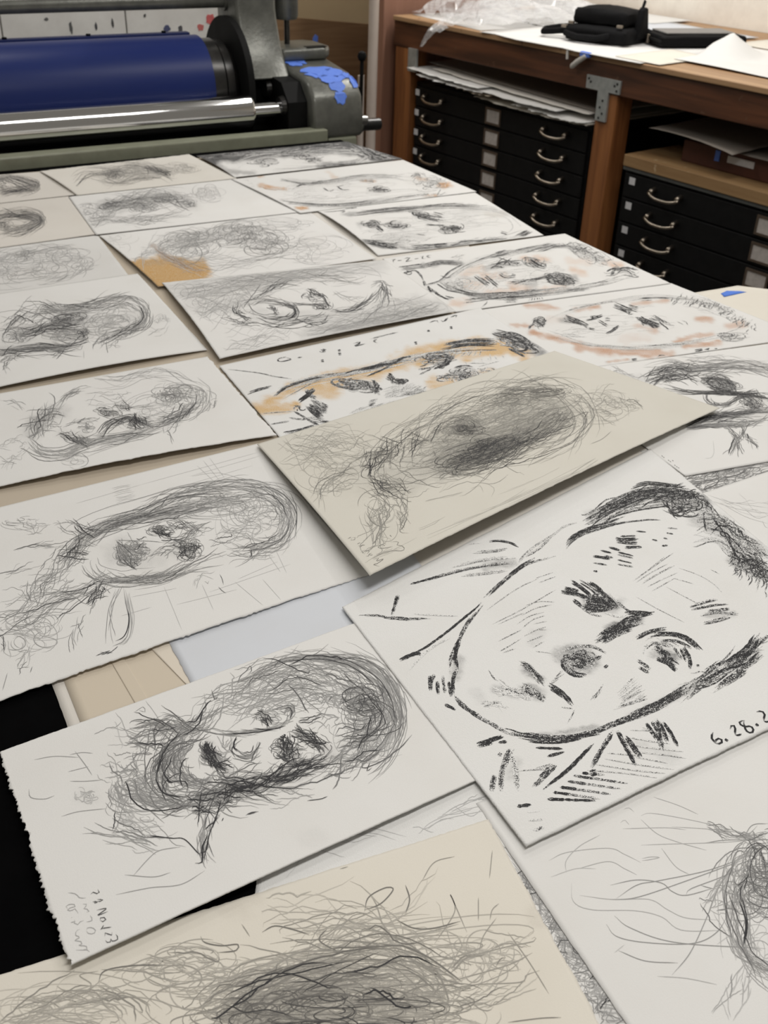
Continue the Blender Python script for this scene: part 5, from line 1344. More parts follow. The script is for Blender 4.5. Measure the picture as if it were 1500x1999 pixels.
D.lns([[(1030, 490), (1100, 440), (1170, 392)], [(1040, 495), (1090, 462), (1150, 430)], [(1060, 500), (1110, 470), (1175, 435)], [(1080, 510), (1130, 485), (1185, 460)], [(1095, 525), (1175, 480)], [(1045, 478), (1130, 420)], [(1070, 490), (1160, 440)], [(1060, 470), (1140, 405)]], 1.1, .55).lns([[(1190, 445), (1260, 470), (1310, 500), (1340, 530)], [(1145, 510), (1210, 545), (1280, 582)], [(1040, 545), (1120, 590), (1208, 634)], [(1170, 480), (1240, 500)], [(1300, 450), (1330, 465)]], .9, .5)
# far eye
D.chs([[(810, 490), (850, 515), (885, 545)], [(840, 490), (880, 515), (915, 545)], [(872, 490), (912, 518), (940, 555)], [(890, 508), (930, 538), (972, 580)], [(770, 526), (830, 535), (885, 552)], [(790, 515), (840, 528)]], 4.4, .92).chs([[(860, 560), (900, 565), (960, 575)], [(850, 575), (900, 590), (960, 582)], [(880, 550), (940, 560)]], 7, .97).chs([[(840, 575), (880, 602), (920, 614)], [(820, 555), (850, 582)]], 3.6, .8).chs([[(930, 600), (980, 615), (1010, 605)]], 3, .45).chs([[(970, 560), (1005, 590), (1037, 605)], [(940, 530), (990, 575), (1020, 600)]], 2, .6).scr((905, 560), 50, 26, 40, 15, 1.4, .95)
# bridge and tip of the nose
D.chs([[(895, 700), (950, 678), (1000, 652), (1060, 632)], [(905, 690), (960, 655), (1030, 640)], [(920, 705), (980, 672), (1040, 650)]], 6, .85).chs([[(960, 662), (1010, 622), (1105, 600)], [(1000, 600), (1050, 600), (1100, 606)], [(1010, 640), (1060, 618)]], 4.4, .88)
D.chs([[(785, 745), (788, 785), (820, 815), (872, 822)], [(800, 790), (830, 812), (868, 818)]], 4, .92).chs([[(785, 740), (830, 720), (890, 720), (942, 745)], [(880, 770), (920, 752)]], 3, .7).scr((835, 765), 46, 34, 60, 0, 1.4, .8).chs([[(800, 755), (850, 748), (880, 768), (880, 795)], [(845, 765), (872, 785)]], 3, .8).ch([(930, 794), (942, 782)], 2.4, .95)
# near eye
D.chs([[(1040, 690), (1090, 667), (1147, 655)], [(1070, 672), (1130, 660)]], 3.4, .75).chs([[(1080, 680), (1150, 675), (1210, 690), (1275, 740)], [(1140, 672), (1200, 682), (1250, 712)]], 5, .92).chs([[(1120, 700), (1180, 700), (1240, 728)], [(1205, 720), (1225, 760), (1226, 796)], [(1195, 725), (1215, 770)]], 3, .85).chs([[(1100, 712), (1145, 752), (1190, 782)], [(1115, 730), (1160, 750)], [(1125, 755), (1170, 775)], [(1110, 760), (1150, 775), (1180, 802)]], 5.4, .9).chs([[(1050, 790), (1085, 810)], [(1045, 765), (1090, 797)]], 3.6, .75).chs([[(1170, 720), (1200, 762)], [(1250, 782), (1262, 786)]], 2.4, .8).bun([(1060, 720), (1120, 705), (1190, 715)], 14, 12, 1.4, .5)
D.chs([[(1220, 583), (1290, 562), (1332, 555)], [(1225, 592), (1300, 577), (1362, 570)], [(1265, 610), (1330, 600), (1396, 606)], [(1275, 638), (1330, 626), (1370, 612)], [(1290, 596), (1366, 588)]], 2.8, .68)
D.lns([[(655, 575), (700, 562), (755, 563)], [(640, 610), (690, 585), (745, 573)], [(625, 640), (670, 612), (720, 598)], [(645, 652), (680, 625), (722, 610)], [(650, 682), (690, 662), (725, 650)], [(660, 702), (716, 680)], [(680, 722), (720, 700)], [(690, 735), (745, 742)], [(565, 735), (600, 715), (640, 690)], [(575, 740), (620, 725)], [(560, 700), (640, 660)], [(540, 640), (640, 590), (760, 520)], [(520, 590), (620, 520), (700, 480)], [(690, 480), (750, 460)], [(700, 496), (760, 474)], [(560, 640), (650, 600)], [(680, 640), (730, 630)], [(700, 660), (728, 660)]], 1.0, .55)
# mouth, chin, jaw
D.chs([[(630, 772), (670, 790), (715, 850)], [(640, 780), (690, 815), (722, 855)]], 5, .72).chs([[(640, 850), (680, 872), (722, 905)], [(645, 865), (690, 890)]], 6, .6).chs([[(735, 850), (780, 880), (818, 924)], [(742, 862), (790, 895)]], 4.4, .88).bun([(540, 865), (600, 880), (690, 900)], 26, 14, 1.6, .4).bun([(500, 910), (560, 925), (600, 935)], 10, 12, 1.2, .35)
D.lns([[(745, 840), (790, 812)], [(755, 830), (785, 800)], [(735, 855), (770, 830)], [(880, 905), (905, 880), (925, 850)], [(885, 895), (915, 880)], [(893, 902), (920, 868)], [(800, 985), (815, 962), (826, 937)], [(525, 800), (545, 830), (560, 838)], [(780, 930), (820, 935)]], 1.3, .6)
D.hat((970, 885), (1040, 820), (990, 930), (1080, 885), 9, 1.3, .5).chs([[(945, 942), (1000, 918), (1060, 880)], [(975, 930), (1080, 898)]], 2, .65)
D.chs([[(505, 570), (450, 640), (420, 700), (390, 770), (385, 810)], [(430, 680), (410, 740), (416, 800)], [(420, 790), (402, 830), (402, 885)]], 2.6, .85).chs([[(425, 690), (410, 740), (402, 780)]], 3.6, .95).chs([[(365, 820), (372, 880)], [(345, 840), (350, 885)], [(320, 820), (325, 872)], [(335, 815), (322, 850)], [(385, 840), (395, 892)], [(372, 920), (410, 940)]], 2.8, .85)
D.chs([[(410, 880), (430, 910), (470, 950), (540, 990), (600, 1025)], [(405, 890), (440, 930), (500, 965)]], 3.6, .82).chs([[(600, 1022), (700, 1032), (800, 1035), (900, 1015), (960, 995)]], 5.4, .82).chs([[(650, 1046), (760, 1050), (850, 1035)], [(640, 1018), (760, 1036), (860, 1026)]], 3, .7).bun([(580, 1015), (700, 1034), (820, 1036), (940, 1002)], 30, 7, 1.4, .8)
D.chs([[(900, 1010), (990, 980), (1080, 945), (1160, 905), (1240, 860)], [(1010, 962), (1110, 920), (1230, 850)], [(960, 985), (1060, 955), (1150, 915)]], 5, .75).chs([[(1240, 860), (1310, 820), (1400, 770), (1490, 690)], [(1330, 792), (1420, 730), (1467, 668)], [(1300, 880), (1380, 820), (1482, 745)], [(1350, 852), (1430, 800)], [(1380, 770), (1450, 720), (1510, 670)]], 4.8, .78).bun([(1180, 890), (1300, 820), (1400, 760), (1500, 690)], 40, 20, 1.5, .7)
# collar
D.chs([[(485, 1060), (530, 1045), (578, 1028)], [(490, 1064), (540, 1052)]], 4.6, .97).ch([(560, 1052), (590, 1048)], 2.4, .9).chs([[(610, 1070), (575, 1140), (567, 1222)], [(600, 1080), (620, 1150), (625, 1222)], [(545, 1165), (536, 1222)], [(600, 1075), (580, 1130)]], 5, .62).chs([[(690, 1072), (785, 1075)], [(730, 1102), (790, 1085)], [(570, 1088), (562, 1100)]], 2, .75).ln([(630, 1152), (690, 1148), (750, 1150)], 1, .6).chs([[(760, 1130), (720, 1170), (680, 1210)], [(740, 1140), (705, 1180)]], 4.6, .72).chs([[(895, 1050), (820, 1130), (710, 1222)], [(890, 1055), (810, 1142), (720, 1212)]], 3, .85).chs([[(965, 1010), (930, 1060), (880, 1147)]], 4, .9).chs([[(970, 1005), (1000, 1060), (1042, 1132)], [(1000, 1030), (1060, 1112)]], 4, .8).chs([[(880, 1162), (902, 1155)]], 6, .85).chs([[(690, 1145), (750, 1130)]], 2, .5)
D.chs([[(1110, 970), (1120, 1030), (1132, 1082)], [(1130, 975), (1160, 1020), (1185, 1067)], [(1118, 980), (1150, 1050)], [(1075, 985), (1112, 1042)], [(1095, 980), (1120, 1020)]], 3.6, .85)
for i, (a, b) in enumerate([((1020, 1010), (1130, 1020)), ((1010, 1035), (1160, 1058)), ((1000, 1060), (1205, 1085)), ((1020, 1085), (1215, 1108)), ((1040, 1105), (1150, 1125)), ((930, 1110), (1200, 1150)), ((900, 1130), (1200, 1165)), ((870, 1150), (1150, 1182)), ((940, 1090), (1060, 1100)), ((1060, 1000), (1180, 1040))]):
    D.ln([a, ((a[0] + b[0]) / 2, (a[1] + b[1]) / 2 + D.r.normal(0, 3)), b], 1.3, .5)
for (a, b) in [((820, 1168), (1040, 1200)), ((800, 1188), (1010, 1215)), ((775, 1208), (960, 1232)), ((750, 1225), (930, 1250)), ((730, 1250), (915, 1258)), ((850, 1160), (930, 1166))]:
    D.ch([a, ((a[0] + b[0]) / 2, (a[1] + b[1]) / 2), b], 1.6, .6)
    D.ch([a, ((a[0] * 2 + b[0]) / 3, (a[1] * 2 + b[1]) / 3)], 2.2, .9)
D.chs([[(625, 1277), (675, 1270)]], 2.2, .85).chs([[(660, 1295), (705, 1290)], [(665, 1325), (715, 1322)], [(680, 1360), (720, 1350)], [(690, 1362), (712, 1345)]], 1.5, .45)
D.at(1330, 1340, .11333).pen(1.5, .95, K, False)
D.lns([[(555, 790), (530, 850), (535, 910), (590, 965), (600, 985)], [(600, 980), (600, 930), (640, 900), (700, 920), (710, 960), (660, 990), (600, 985)], [(845, 735), (870, 680), (905, 670), (935, 730), (930, 800), (940, 840)], [(935, 835), (980, 845), (1045, 820)], [(1100, 590), (1060, 590), (1005, 625), (1040, 670), (1110, 695), (1200, 690), (1245, 740), (1235, 790), (1180, 800), (1120, 760), (1100, 700), (1080, 640), (1085, 590)], [(1300, 440), (1350, 430), (1410, 440), (1445, 500), (1425, 560), (1430, 600)], [(1430, 595), (1470, 615), (1520, 600)], [(770, 895), (785, 945), (800, 930)], [(1305, 635), (1310, 690)]], 1.4, .92)
for p in [(782, 925), (1310, 665)]:
    D.ln([(p[0] - 8, p[1] + 18), (p[0] + 10, p[1] - 16)], 2.2, .95)
sheet('bold charcoal portrait dated 6.28 on rough white paper', [(668, 1185), (1270, 876), (1772, 1296), (1028, 1651)], 4.6, W_ROUGH, D, {'B': 2}, None, (190, 130), thick=1.4, corner=(4, 0, 0, 4))

# bearded head dated 28 NOV 23
D = Drawing((0, 1200, .6667), 56).pen(.6, .55)
for q, r_, a in [([(610, 380), (625, 420), (660, 455)], 26, .45), ([(835, 390), (860, 410)], 34, .45), ([(1040, 240), (1090, 280)], 60, .35), ([(700, 500), (850, 470), (960, 420)], 34, .45), ([(480, 540), (600, 540), (690, 520)], 44, .28), ([(500, 420), (560, 340)], 34, .25), ([(880, 350), (950, 390)], 24, .4), ([(770, 295), (790, 310)], 24, .3), ([(1060, 360), (1000, 410)], 50, .2), ([(250, 530)], 50, .1), ([(910, 660), (930, 650)], 40, .07), ([(380, 600)], 40, .1)]:
    D.ws(q, r_, a)
D.bun([(690, 210), (800, 150), (900, 128), (1020, 140), (1110, 180), (1160, 260), (1160, 340), (1120, 410), (1060, 450)], 110, 18, L=(.15, .45)).bun([(1000, 230), (1080, 240), (1110, 300), (1070, 360), (990, 400)], 70, 26, d=.7).scr((1060, 255), 75, 52, 90, d=.72).scr((1080, 330), 80, 90, 60, d=.5)
D.bun([(590, 310), (680, 240), (780, 190), (900, 180), (1010, 200), (1080, 230)], 90, 28, d=.52, L=(.1, .4)).bun([(640, 290), (760, 250), (900, 220), (1000, 250)], 50, 22, d=.45).lns([[(695, 205), (705, 180), (722, 165), (733, 150), (737, 165), (725, 175)], [(800, 158), (812, 142), (822, 130), (816, 148)], [(620, 220), (630, 250), (640, 235)], [(840, 155), (860, 150), (880, 150)]], .6, .8)
D.bun([(380, 320), (480, 320), (570, 330), (640, 280)], 46, 18, d=.6).bun([(400, 420), (470, 350), (560, 330)], 30, 22).bun([(280, 340), (380, 370), (500, 350)], 12, 18, d=.4).bun([(600, 300), (520, 370), (480, 440), (490, 500), (560, 520)], 70, 22, d=.66).bun([(560, 360), (520, 420), (540, 480), (620, 510)], 40, 16, d=.6)
D.bun([(400, 480), (420, 540), (500, 560), (600, 540), (700, 510), (800, 490), (900, 450), (980, 400)], 110, 22, d=.6, L=(.1, .35)).bun([(640, 500), (760, 500), (860, 460), (960, 420)], 90, 13, d=.85, L=(.15, .4)).scr((430, 520), 95, 65, 70, d=.5).bun([(330, 470), (350, 560), (380, 610)], 22, 22, d=.5).bun([(560, 570), (640, 540), (700, 510)], 60, 24, d=.75)
D.bun([(380, 470), (400, 420), (440, 390)], 14, 14).bun([(600, 560), (600, 620), (590, 680), (600, 740)], 16, 10, L=(.3, .8)).lns([[(430, 645), (500, 655), (540, 658), (582, 700), (598, 708)], [(440, 650), (510, 655)], [(582, 700), (605, 690), (610, 650)], [(640, 580), (615, 640), (600, 705), (598, 725)]], .7, .9).bun([(640, 580), (610, 640), (600, 700)], 9, 8)
D.lns([[(205, 488), (250, 488), (300, 484)], [(180, 591), (230, 577), (312, 568)], [(205, 410), (240, 404), (272, 406)], [(200, 460), (260, 445)], [(245, 622), (300, 646), (360, 652), (420, 665)], [(260, 640), (330, 645)], [(100, 425), (160, 415), (230, 418)], [(85, 510), (90, 535), (130, 540), (160, 530)], [(475, 293), (525, 295)], [(350, 330), (400, 350), (450, 360)], [(220, 400), (250, 440), (270, 470)], [(395, 285), (420, 270), (425, 285), (408, 280)], [(390, 765), (440, 710), (470, 690), (530, 680)], [(365, 762), (450, 768), (500, 755)], [(340, 820), (440, 800), (530, 790), (600, 750)]], .55, .5)
D.scr((250, 530), 30, 26, 26, d=.35).scr((390, 600), 60, 30, 20, d=.35).bun([(240, 620), (330, 650), (470, 680)], 14, 14, d=.42).bun([(300, 430), (360, 460), (420, 470)], 14, 22, d=.42).bun([(330, 590), (420, 640), (520, 680)], 10, 20, d=.4)
# mouth, nose, eyes
D.pen(.6, .8).bun([(612, 370), (615, 410), (640, 445), (672, 466)], 60, 10, d=.9).bun([(590, 372), (600, 420), (640, 452)], 24, 10, d=.6).bun([(640, 390), (650, 420), (690, 440)], 12, 12, d=.5).bun([(590, 470), (650, 480), (700, 460)], 16, 10, d=.5)
D.bun([(750, 285), (770, 300), (795, 322)], 26, 8, d=.9).scr((782, 292), 45, 28, 22, 12, d=.55).bun([(800, 270), (850, 272), (850, 300), (820, 335)], 18, 7, d=.6).bun([(690, 355), (678, 392), (700, 412), (735, 415), (762, 375)], 20, 7, d=.62).bun([(600, 335), (690, 346), (790, 336), (860, 310)], 20, 6, d=.6).ln([(735, 435), (745, 405), (765, 375)], .7, .85).ln([(715, 440), (735, 432), (750, 436)], .6, .7)
D.bun([(820, 358), (842, 392), (872, 422)], 46, 13, d=.92).scr((842, 388), 48, 44, 24, 0, d=.6).bun([(858, 338), (900, 360), (965, 392)], 46, 9, d=.88).bun([(800, 400), (840, 425), (890, 428)], 16, 8).bun([(880, 330), (960, 300), (1000, 320)], 14, 14, d=.5).bun([(850, 270), (960, 240), (1010, 260)], 22, 18, d=.5).bun([(940, 260), (975, 240), (985, 275)], 8, 8, d=.7).bun([(640, 350), (660, 390), (700, 350)], 10, 10, d=.4)
D.bun([(940, 470), (1000, 440), (1080, 400), (1120, 350)], 40, 22, d=.55).lns([[(930, 380), (940, 410)], [(1085, 430), (1075, 458), (1090, 448)], [(720, 588), (735, 580), (758, 577)], [(725, 586), (750, 579)], [(650, 605), (655, 595)], [(900, 545), (940, 540), (960, 532)]], .7, .85).bun([(700, 530), (820, 520), (920, 500)], 18, 16, d=.4)
D.at(60, 1600, .2).pen(.55, .82)
D.lns([[(585, 730), (600, 710), (640, 720), (660, 730), (672, 700), (655, 682)], [(605, 805), (640, 800), (650, 815), (625, 815), (615, 800)], [(640, 800), (680, 800), (705, 790), (695, 770), (670, 790), (650, 780)], [(645, 885), (740, 870), (655, 935), (755, 898)], [(680, 985), (670, 970), (700, 955), (735, 965), (725, 990), (690, 1000), (680, 985)], [(715, 1030), (690, 1070), (680, 1075)], [(690, 1065), (790, 1050)], [(725, 1140), (720, 1115), (745, 1105), (770, 1130), (800, 1125), (795, 1100)], [(730, 1180), (745, 1200), (780, 1195), (785, 1165), (800, 1190), (850, 1170), (845, 1135), (830, 1120)]], .62, .85)
D.pen(.55, .42).lns([[(365, 715), (420, 720), (450, 735), (480, 765), (540, 765)], [(360, 870), (345, 850), (380, 828), (430, 830), (435, 850), (390, 860), (360, 885), (400, 890), (430, 870), (465, 915)], [(510, 825), (550, 830), (520, 870), (555, 875), (570, 900), (545, 905)], [(390, 1005), (440, 995)], [(400, 955), (404, 958)], [(430, 975), (425, 1010), (460, 1025), (480, 1000), (520, 985)], [(545, 1000), (600, 985), (590, 945), (580, 935)], [(545, 1085), (550, 1060), (600, 1055), (635, 1085), (610, 1115), (560, 1110), (545, 1090)], [(480, 1070), (445, 1090), (440, 1130), (480, 1150), (430, 1180), (490, 1190), (500, 1215), (470, 1230), (540, 1235), (545, 1270), (440, 1275)], [(500, 1275), (545, 1270), (600, 1310)]])
sheet('large bearded pencil head with torn left edge dated 28 NOV 23', [(-2, 1468), (706, 1211), (968, 1506), (135, 1885)], 7.0, W_WHITE, D, {'B': 1.5}, {'L': 1.5, 'R': .8, 'T': .2, 'B': .15}, (170, 150), thick=1.0, corner=(0, 0, 0, 5))

# ------------------------------------------------------------------ things on and under the workbench
def loose(label, pts, z, paper, name='loose_sheet', cat='paper', bend=None, torn=None, thick=0.6, zs=(0, 0, 0, 0), res=(14, 12)):
    """a sheet given by four corners in bench coordinates (x into the bench, y along it)"""
    _seed[0] += 1
    C = np.array([bw(p[0], p[1], z + q) for p, q in zip(pts, zs)])
    S = Surf(C, bend or {})
    org = C.mean(0)
    me = sheet_mesh(name, S, org, res[0], res[1], thick * 0.001, torn or {'T': 1.5, 'B': 1.5, 'L': 1.5, 'R': 1.5}, _seed[0], paper)
    o = bpy.data.objects.new(name, me)
    o.location = org
    COL.objects.link(o)
    return tag(o, label, cat)


ZT = 0.9495
loose('white paper at the far end of the bench by the reddish board', [(0.70, 1.24), (0.10, 1.25), (0.03, 0.70), (0.62, 0.66)], ZT + .0012, W_WHITE)
loose('white paper with scalloped edge along the front of the bench', [(0.62, 0.74), (-0.012, 0.66), (-0.02, -0.20), (0.55, -0.16)], ZT + .0032, W_WHITE, torn={'R': 9, 'L': 5, 'T': 4, 'B': 4})
loose('large white sheet under the plastic and the black bag', [(1.10, 1.15), (0.46, 1.10), (0.20, 0.10), (0.95, 0.05)], ZT + .0052, W_WHITE)
loose('bluish white sheet behind the black pouch', [(0.98, 0.62), (0.60, 0.55), (0.56, 0.05), (0.96, 0.02)], ZT + .0072, W_COOL)
loose('white sheet lifted against the cream wall', [(1.12, 1.22), (0.80, 1.20), (0.86, 0.50), (1.13, 0.50)], ZT + .0095, W_WHITE, bend={'tl': 18})
loose('creased cream paper corner in front of the black pouch', [(0.36, -0.02), (0.015, -0.05), (0.012, -0.26), (0.33, -0.24)], ZT + .0052, W_CREAM)
loose('pale board behind the tented sheet at the right end of the bench', [(1.10, -0.02), (0.74, -0.02), (0.70, -0.62), (1.08, -0.62)], ZT + .0030, W_CREAM)
# bright sheet with a tent-like fold at the right end
_seed[0] += 1
pts = [(0.68, -0.115), (0.16, -0.20), (0.14, -0.80), (0.64, -0.78)]
C = np.array([bw(p[0], p[1], ZT + .0075) for p in pts])


class TentSurf(Surf):
    def h(self, u, v):
        d = np.hypot((u - 0.42) * 1.0, (v - 0.10) * 1.25)
        return 0.075 * np.clip(1 - d / 0.28, 0, 1) ** 1.25 + 0.004 * np.sin(u * 9) * np.sin(v * 6)


S = TentSurf(C, {})
me = sheet_mesh('folded_sheet', S, C.mean(0), 50, 50, 0.0005, {}, 3, W_WHITE)
o = bpy.data.objects.new('folded_sheet', me)
o.location = C.mean(0)
COL.objects.link(o)
tag(o, 'bright white sheet pinched up into a peak at the right end of the bench', 'paper')

# hanging scrap of string with blue tape on the bench edge
sc_ = thing('tape_and_string', 'white string held to the bench edge by blue tape', 'string', bw(-0.006, 0.09, 0.93), BA)
MB().tube([(0.0, -0.02, 0.022), (-0.012, -0.03, 0.012), (-0.012, 0.01, -0.012), (-0.008, 0.035, -0.03), (-0.006, 0.042, -0.036)], [0.006, 0.009, 0.010, 0.010, 0.006], 10).build('string', M_string, sc_, smooth=True)
MB().box(-0.016, 0.001, -0.048, 0.0, 0.008, 0.026).build('tape', M_tape, sc_, bevel=0.004)
MB().tube([(0.0, 0.075, 0.022), (-0.004, 0.072, 0.01), (-0.004, 0.070, -0.012)], 0.005, 8).build('string_end', M_string, sc_, smooth=True)


def soft_box(sx, sy, sz, bev, n=3, bulge=0.0, seed=0):
    """padded box centred in x and y, standing on z = 0"""
    me = MB().box(-sx / 2, sx / 2, -sy / 2, sy / 2, 0, sz).mesh('soft')
    bm = bmesh.new()
    bm.from_mesh(me)
    bmesh.ops.recalc_face_normals(bm, faces=bm.faces)
    bmesh.ops.bevel(bm, geom=list(bm.edges), offset=bev, segments=3, profile=0.6, affect='EDGES')
    bmesh.ops.subdivide_edges(bm, edges=[e for e in bm.edges if e.calc_length() > bev * 1.5], cuts=n, use_grid_fill=True)
    r = random.Random(seed)
    for v in bm.verts:
        if v.co.z > sz * 0.5:
            fx, fy = 1 - (2 * v.co.x / sx) ** 2, 1 - (2 * v.co.y / sy) ** 2
            v.co.z += bulge * max(fx, 0) * max(fy, 0)
        v.co += Vector((r.uniform(-1, 1), r.uniform(-1, 1), r.uniform(-1, 1))) * bev * 0.12
        if v.co.z < 0:
            v.co.z = 0
    m = MB()
    m.v = [tuple(v.co) for v in bm.verts]
    bm.verts.index_update()
    m.f = [tuple(v.index for v in f.verts) for f in bm.faces]
    bm.free()
    bpy.data.meshes.remove(me)
    return m


# black shoulder bag
bag = thing('shoulder_bag', 'black nylon shoulder bag with strap and buckles lying on the bench', 'bag', bw(0.275, 0.235, ZT + .0065), BA + 0.25)
soft_box(0.20, 0.27, 0.052, 0.018, bulge=0.012, seed=3).build('body', M_bag, bag, smooth=True)
fl = soft_box(0.16, 0.23, 0.055, 0.020, bulge=0.014, seed=4).build('flap', M_bag, bag, smooth=True, loc=(0.02, 0.012, 0.056))
MB().prism([(-0.05, 0.0), (0.04, 0.0), (0.005, 0.105), (-0.012, 0.11), (-0.028, 0.10)], -0.145, -0.118, 'y').build('side_tab', M_bag, bag, bevel=0.004, smooth=True, loc=(0.03, 0, 0.02))
MB().tube([(-0.03, 0.13, 0.03), (-0.085, 0.20, 0.022), (-0.09, 0.235, 0.018), (-0.05, 0.25, 0.022), (-0.01, 0.21, 0.03), (0.0, 0.13, 0.04)], [0.012] * 6, 8).build('strap', M_bag, bag, smooth=True)
MB().tube([(-0.095, -0.06, 0.03), (-0.12, -0.02, 0.02), (-0.125, 0.06, 0.018), (-0.10, 0.13, 0.025)], [0.012] * 4, 8).build('strap', M_bag, bag, smooth=True)
for (x, y, z) in [(-0.085, 0.115, 0.062), (-0.085, -0.095, 0.066), (-0.075, 0.15, 0.045)]:
    MB().box(x - 0.006, x + 0.006, y - 0.012, y + 0.012, z - 0.005, z + 0.005).build('buckle', M_nickel, bag, bevel=0.002)
MB().tube([(0.02, -0.128, 0.13), (0.03, -0.128, 0.148), (0.02, -0.128, 0.158), (0.008, -0.128, 0.148), (0.015, -0.128, 0.13)], 0.006, 8).build('ring', M_bag, bag, smooth=True)

pouch = thing('zip_pouch', 'flat black zip pouch with grey top beside the shoulder bag', 'pouch', bw(0.53, 0.02, ZT + .0085), BA - 0.42)
soft_box(0.36, 0.20, 0.038, 0.012, bulge=0.006, seed=6).build('body', M_bag, pouch, smooth=True)
soft_box(0.29, 0.13, 0.006, 0.003, bulge=0.003, seed=7).build('top_panel', M_baglite, pouch, smooth=True, loc=(0.0, 0.0, 0.041))
MB().tube([(-0.18, -0.1, 0.02), (-0.186, -0.06, 0.022), (-0.186, 0.06, 0.022), (-0.18, 0.098, 0.02)], 0.005, 8).build('zip', M_blackmetal, pouch, smooth=True)
MB().box(-0.196, -0.184, -0.01, 0.008, 0.004, 0.034).build('zip_pull', M_nickel, pouch, bevel=0.002)
soft_box(0.05, 0.05, 0.045, 0.012, bulge=0.004, seed=9).build('side_tab', M_bag, pouch, smooth=True, loc=(-0.185, 0.05, 0.0))

# clear crumpled plastic
pm = bpy.data.materials.new('clear_plastic')
nt, b = nodes(pm)
b.inputs['Base Color'].default_value = (0.85, 0.85, 0.86, 1)
b.inputs['Roughness'].default_value = 0.12
b.inputs['Specular IOR Level'].default_value = 0.8
tr = N(nt, 'ShaderNodeBsdfTransparent')
ms = N(nt, 'ShaderNodeMixShader')
lw = N(nt, 'ShaderNodeTexNoise')
lw.inputs['Scale'].default_value = 25
mr = N(nt, 'ShaderNodeMapRange')
mr.inputs['To Min'].default_value = 0.22
mr.inputs['To Max'].default_value = 0.60
nt.links.new(lw.outputs['Fac'], mr.inputs['Value'])
nt.links.new(mr.outputs[0], ms.inputs[0])
nt.links.new(tr.outputs[0], ms.inputs[1])
nt.links.new(b.outputs[0], ms.inputs[2])
nt.links.new(ms.outputs[0], nt.nodes['Material Output'].inputs[0])


def crumple(nx, ny, fn, amp, seed):
    r = np.random.default_rng(seed)
    cen = r.uniform(0, 1, (60, 2))
    hh = r.uniform(-1, 1, 60)
    m = MB()
    vs = []
    for j in range(ny):
        for i in range(nx):
            u, v = i / (nx - 1), j / (ny - 1)
            d = np.hypot(cen[:, 0] - u, cen[:, 1] - v)
            k = np.argsort(d)[:2]
            c = hh[k[0]] + (d[k[1]] - d[k[0]]) * 5 - 0.3
            p = np.array(fn(u, v))
            n = np.array([0.3 * math.sin(9 * v + 3 * u), 0.3 * math.cos(8 * u), 1.0])
            vs.append(p + n * c * amp)
    m.add(vs, [tuple(q) for q in grid_quads(nx, ny)[:, ::-1]])
    return m


pl = thing('plastic_bag', 'crumpled clear plastic bag on the far end of the bench', 'plastic bag', bw(0.0, 0.0, ZT + .012), BA)
crumple(46, 46, lambda u, v: (0.07 + 0.72 * u + 0.05 * math.sin(6 * v), 1.22 - 0.62 * v + 0.05 * math.sin(5 * u), 0.018 + 0.13 * math.sin(math.pi * u) ** .7 * math.sin(math.pi * v) ** .7), 0.018, 2).build('film', pm, pl, smooth=False)
crumple(40, 40, lambda u, v: (0.18 + 0.62 * u, 1.20 - 0.52 * v, 0.014 + 0.07 * math.sin(math.pi * u) * math.sin(math.pi * v)), 0.016, 5).build('film', pm, pl, smooth=False)
crumple(10, 26, lambda u, v: (0.08 - 0.105 * min(1, v * 1.6) , 0.82 + 0.20 * v + (u - .5) * 0.16 * (1 - v) ** 1.1 + (u - .5) * 0.012, 0.03 - 0.01 * v - 0.17 * max(0, v - .22) ** 1.1), 0.006, 8).build('tail', pm, pl, smooth=False)

# papers stuffed over the left flat file
lab = ['topmost dark kraft board over the left flat file', 'white sheet curling out over the left flat file, far end', 'long white sheet sticking out over the left flat file', 'folded white paper below the curled sheet on the left flat file',
       'brownish crumpled paper edge on the left flat file', 'torn white paper at the near end of the left flat file', 'thin cream paper layer lowest on the left flat file', 'warm grey sheet beneath the topmost board on the left flat file', 'crinkled tissue sheet beside the bracketed post on the left flat file']
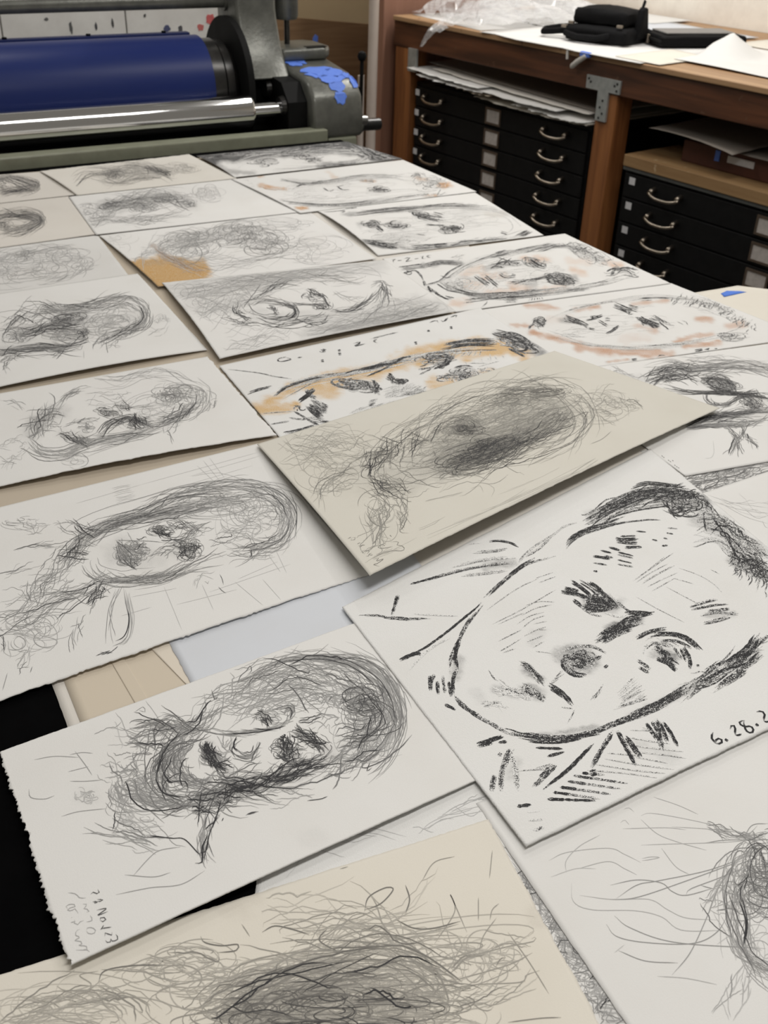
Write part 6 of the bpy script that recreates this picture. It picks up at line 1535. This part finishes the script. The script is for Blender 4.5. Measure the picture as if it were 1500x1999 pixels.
# (level in the pile, front x, back x, y far, y near, paper, ragged front edge in mm)
st = [(8, 0.08, 0.9, 1.09, 0.05, W_SHADE, 2), (6, -0.03, 0.8, 1.10, 0.62, W_WHITE, 5), (5, -0.02, 0.8, 0.84, 0.18, W_WHITE, 5), (4, -0.03, 0.7, 1.04, 0.60, W_WHITE, 7), (3, -0.015, 0.6, 0.85, 0.56, W_TAN, 9),
      (2, -0.015, 0.7, 0.42, 0.03, W_WHITE, 10), (0, 0.0, 0.8, 0.68, 0.02, W_CREAM, 5), (7, 0.03, 0.85, 1.0, 0.05, W_WARM, 3), (1, -0.005, 0.5, 0.24, 0.02, W_GREY, 9)]


def pile_z(lev, y):
    return 0.7030 + lev * (0.0045 + 0.0045 * y / 1.1)


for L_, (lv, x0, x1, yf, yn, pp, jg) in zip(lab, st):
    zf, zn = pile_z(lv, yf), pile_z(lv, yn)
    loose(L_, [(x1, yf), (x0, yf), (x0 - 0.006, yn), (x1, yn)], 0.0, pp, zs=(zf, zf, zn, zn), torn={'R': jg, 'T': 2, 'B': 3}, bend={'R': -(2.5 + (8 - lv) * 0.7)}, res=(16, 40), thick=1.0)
# supporting stack so that the sheets lie on something
pk = MB().box(0.22, 0.85, -1.05, -0.05, 0.0, 0.0085).build('paper_stack', M_stack, loc=bw(0.02, 1.13, 0.69), rz=BA, bevel=0.001)
tag(pk, 'grey paper stack lying directly on the left flat file', 'paper stack')

# plank, box and papers on the right flat file
pkx = MB().box(-0.005, 0.30, -1.05, 0.0, 0.0, 0.042).build('plank', M_plank, loc=bw(0.03, -0.152, 0.5895), rz=BA, bevel=0.003)
tag(pkx, 'pale wooden plank lying along the top of the right flat file', 'plank')
bx = thing('storage_box', 'dark red brown flat box with a white label on the plank', 'box', bw(0.13, -0.33, 0.632), BA)
MB().box(0.0, 0.55, -0.75, 0.0, 0.0, 0.075).build('body', M_box, bx, bevel=0.004)
MB().box(-0.004, 0.0, -0.31, -0.20, 0.035, 0.058).build('paper_label', M_sticker, bx)
MB().box(-0.003, 0.0, -0.165, -0.145, 0.03, 0.066).build('blue_mark', M_tape, bx)
loose('grey drooping sheet over the storage box on the right flat file', [(0.62, -0.24), (0.06, -0.22), (0.02, -0.62), (0.60, -0.62)], 0.735, W_SHADE, zs=(.012, -.002, -.012, .008), bend={'R': 10}, res=(20, 20))  # overhang shade is in the paper colour
loose('dim grey sheets piled right of the drooping sheet on the storage box', [(0.66, -0.55), (0.10, -0.52), (0.09, -0.98), (0.62, -0.98)], 0.715, W_SHADE, zs=(.0, -.002, -.003, .0), res=(16, 16))
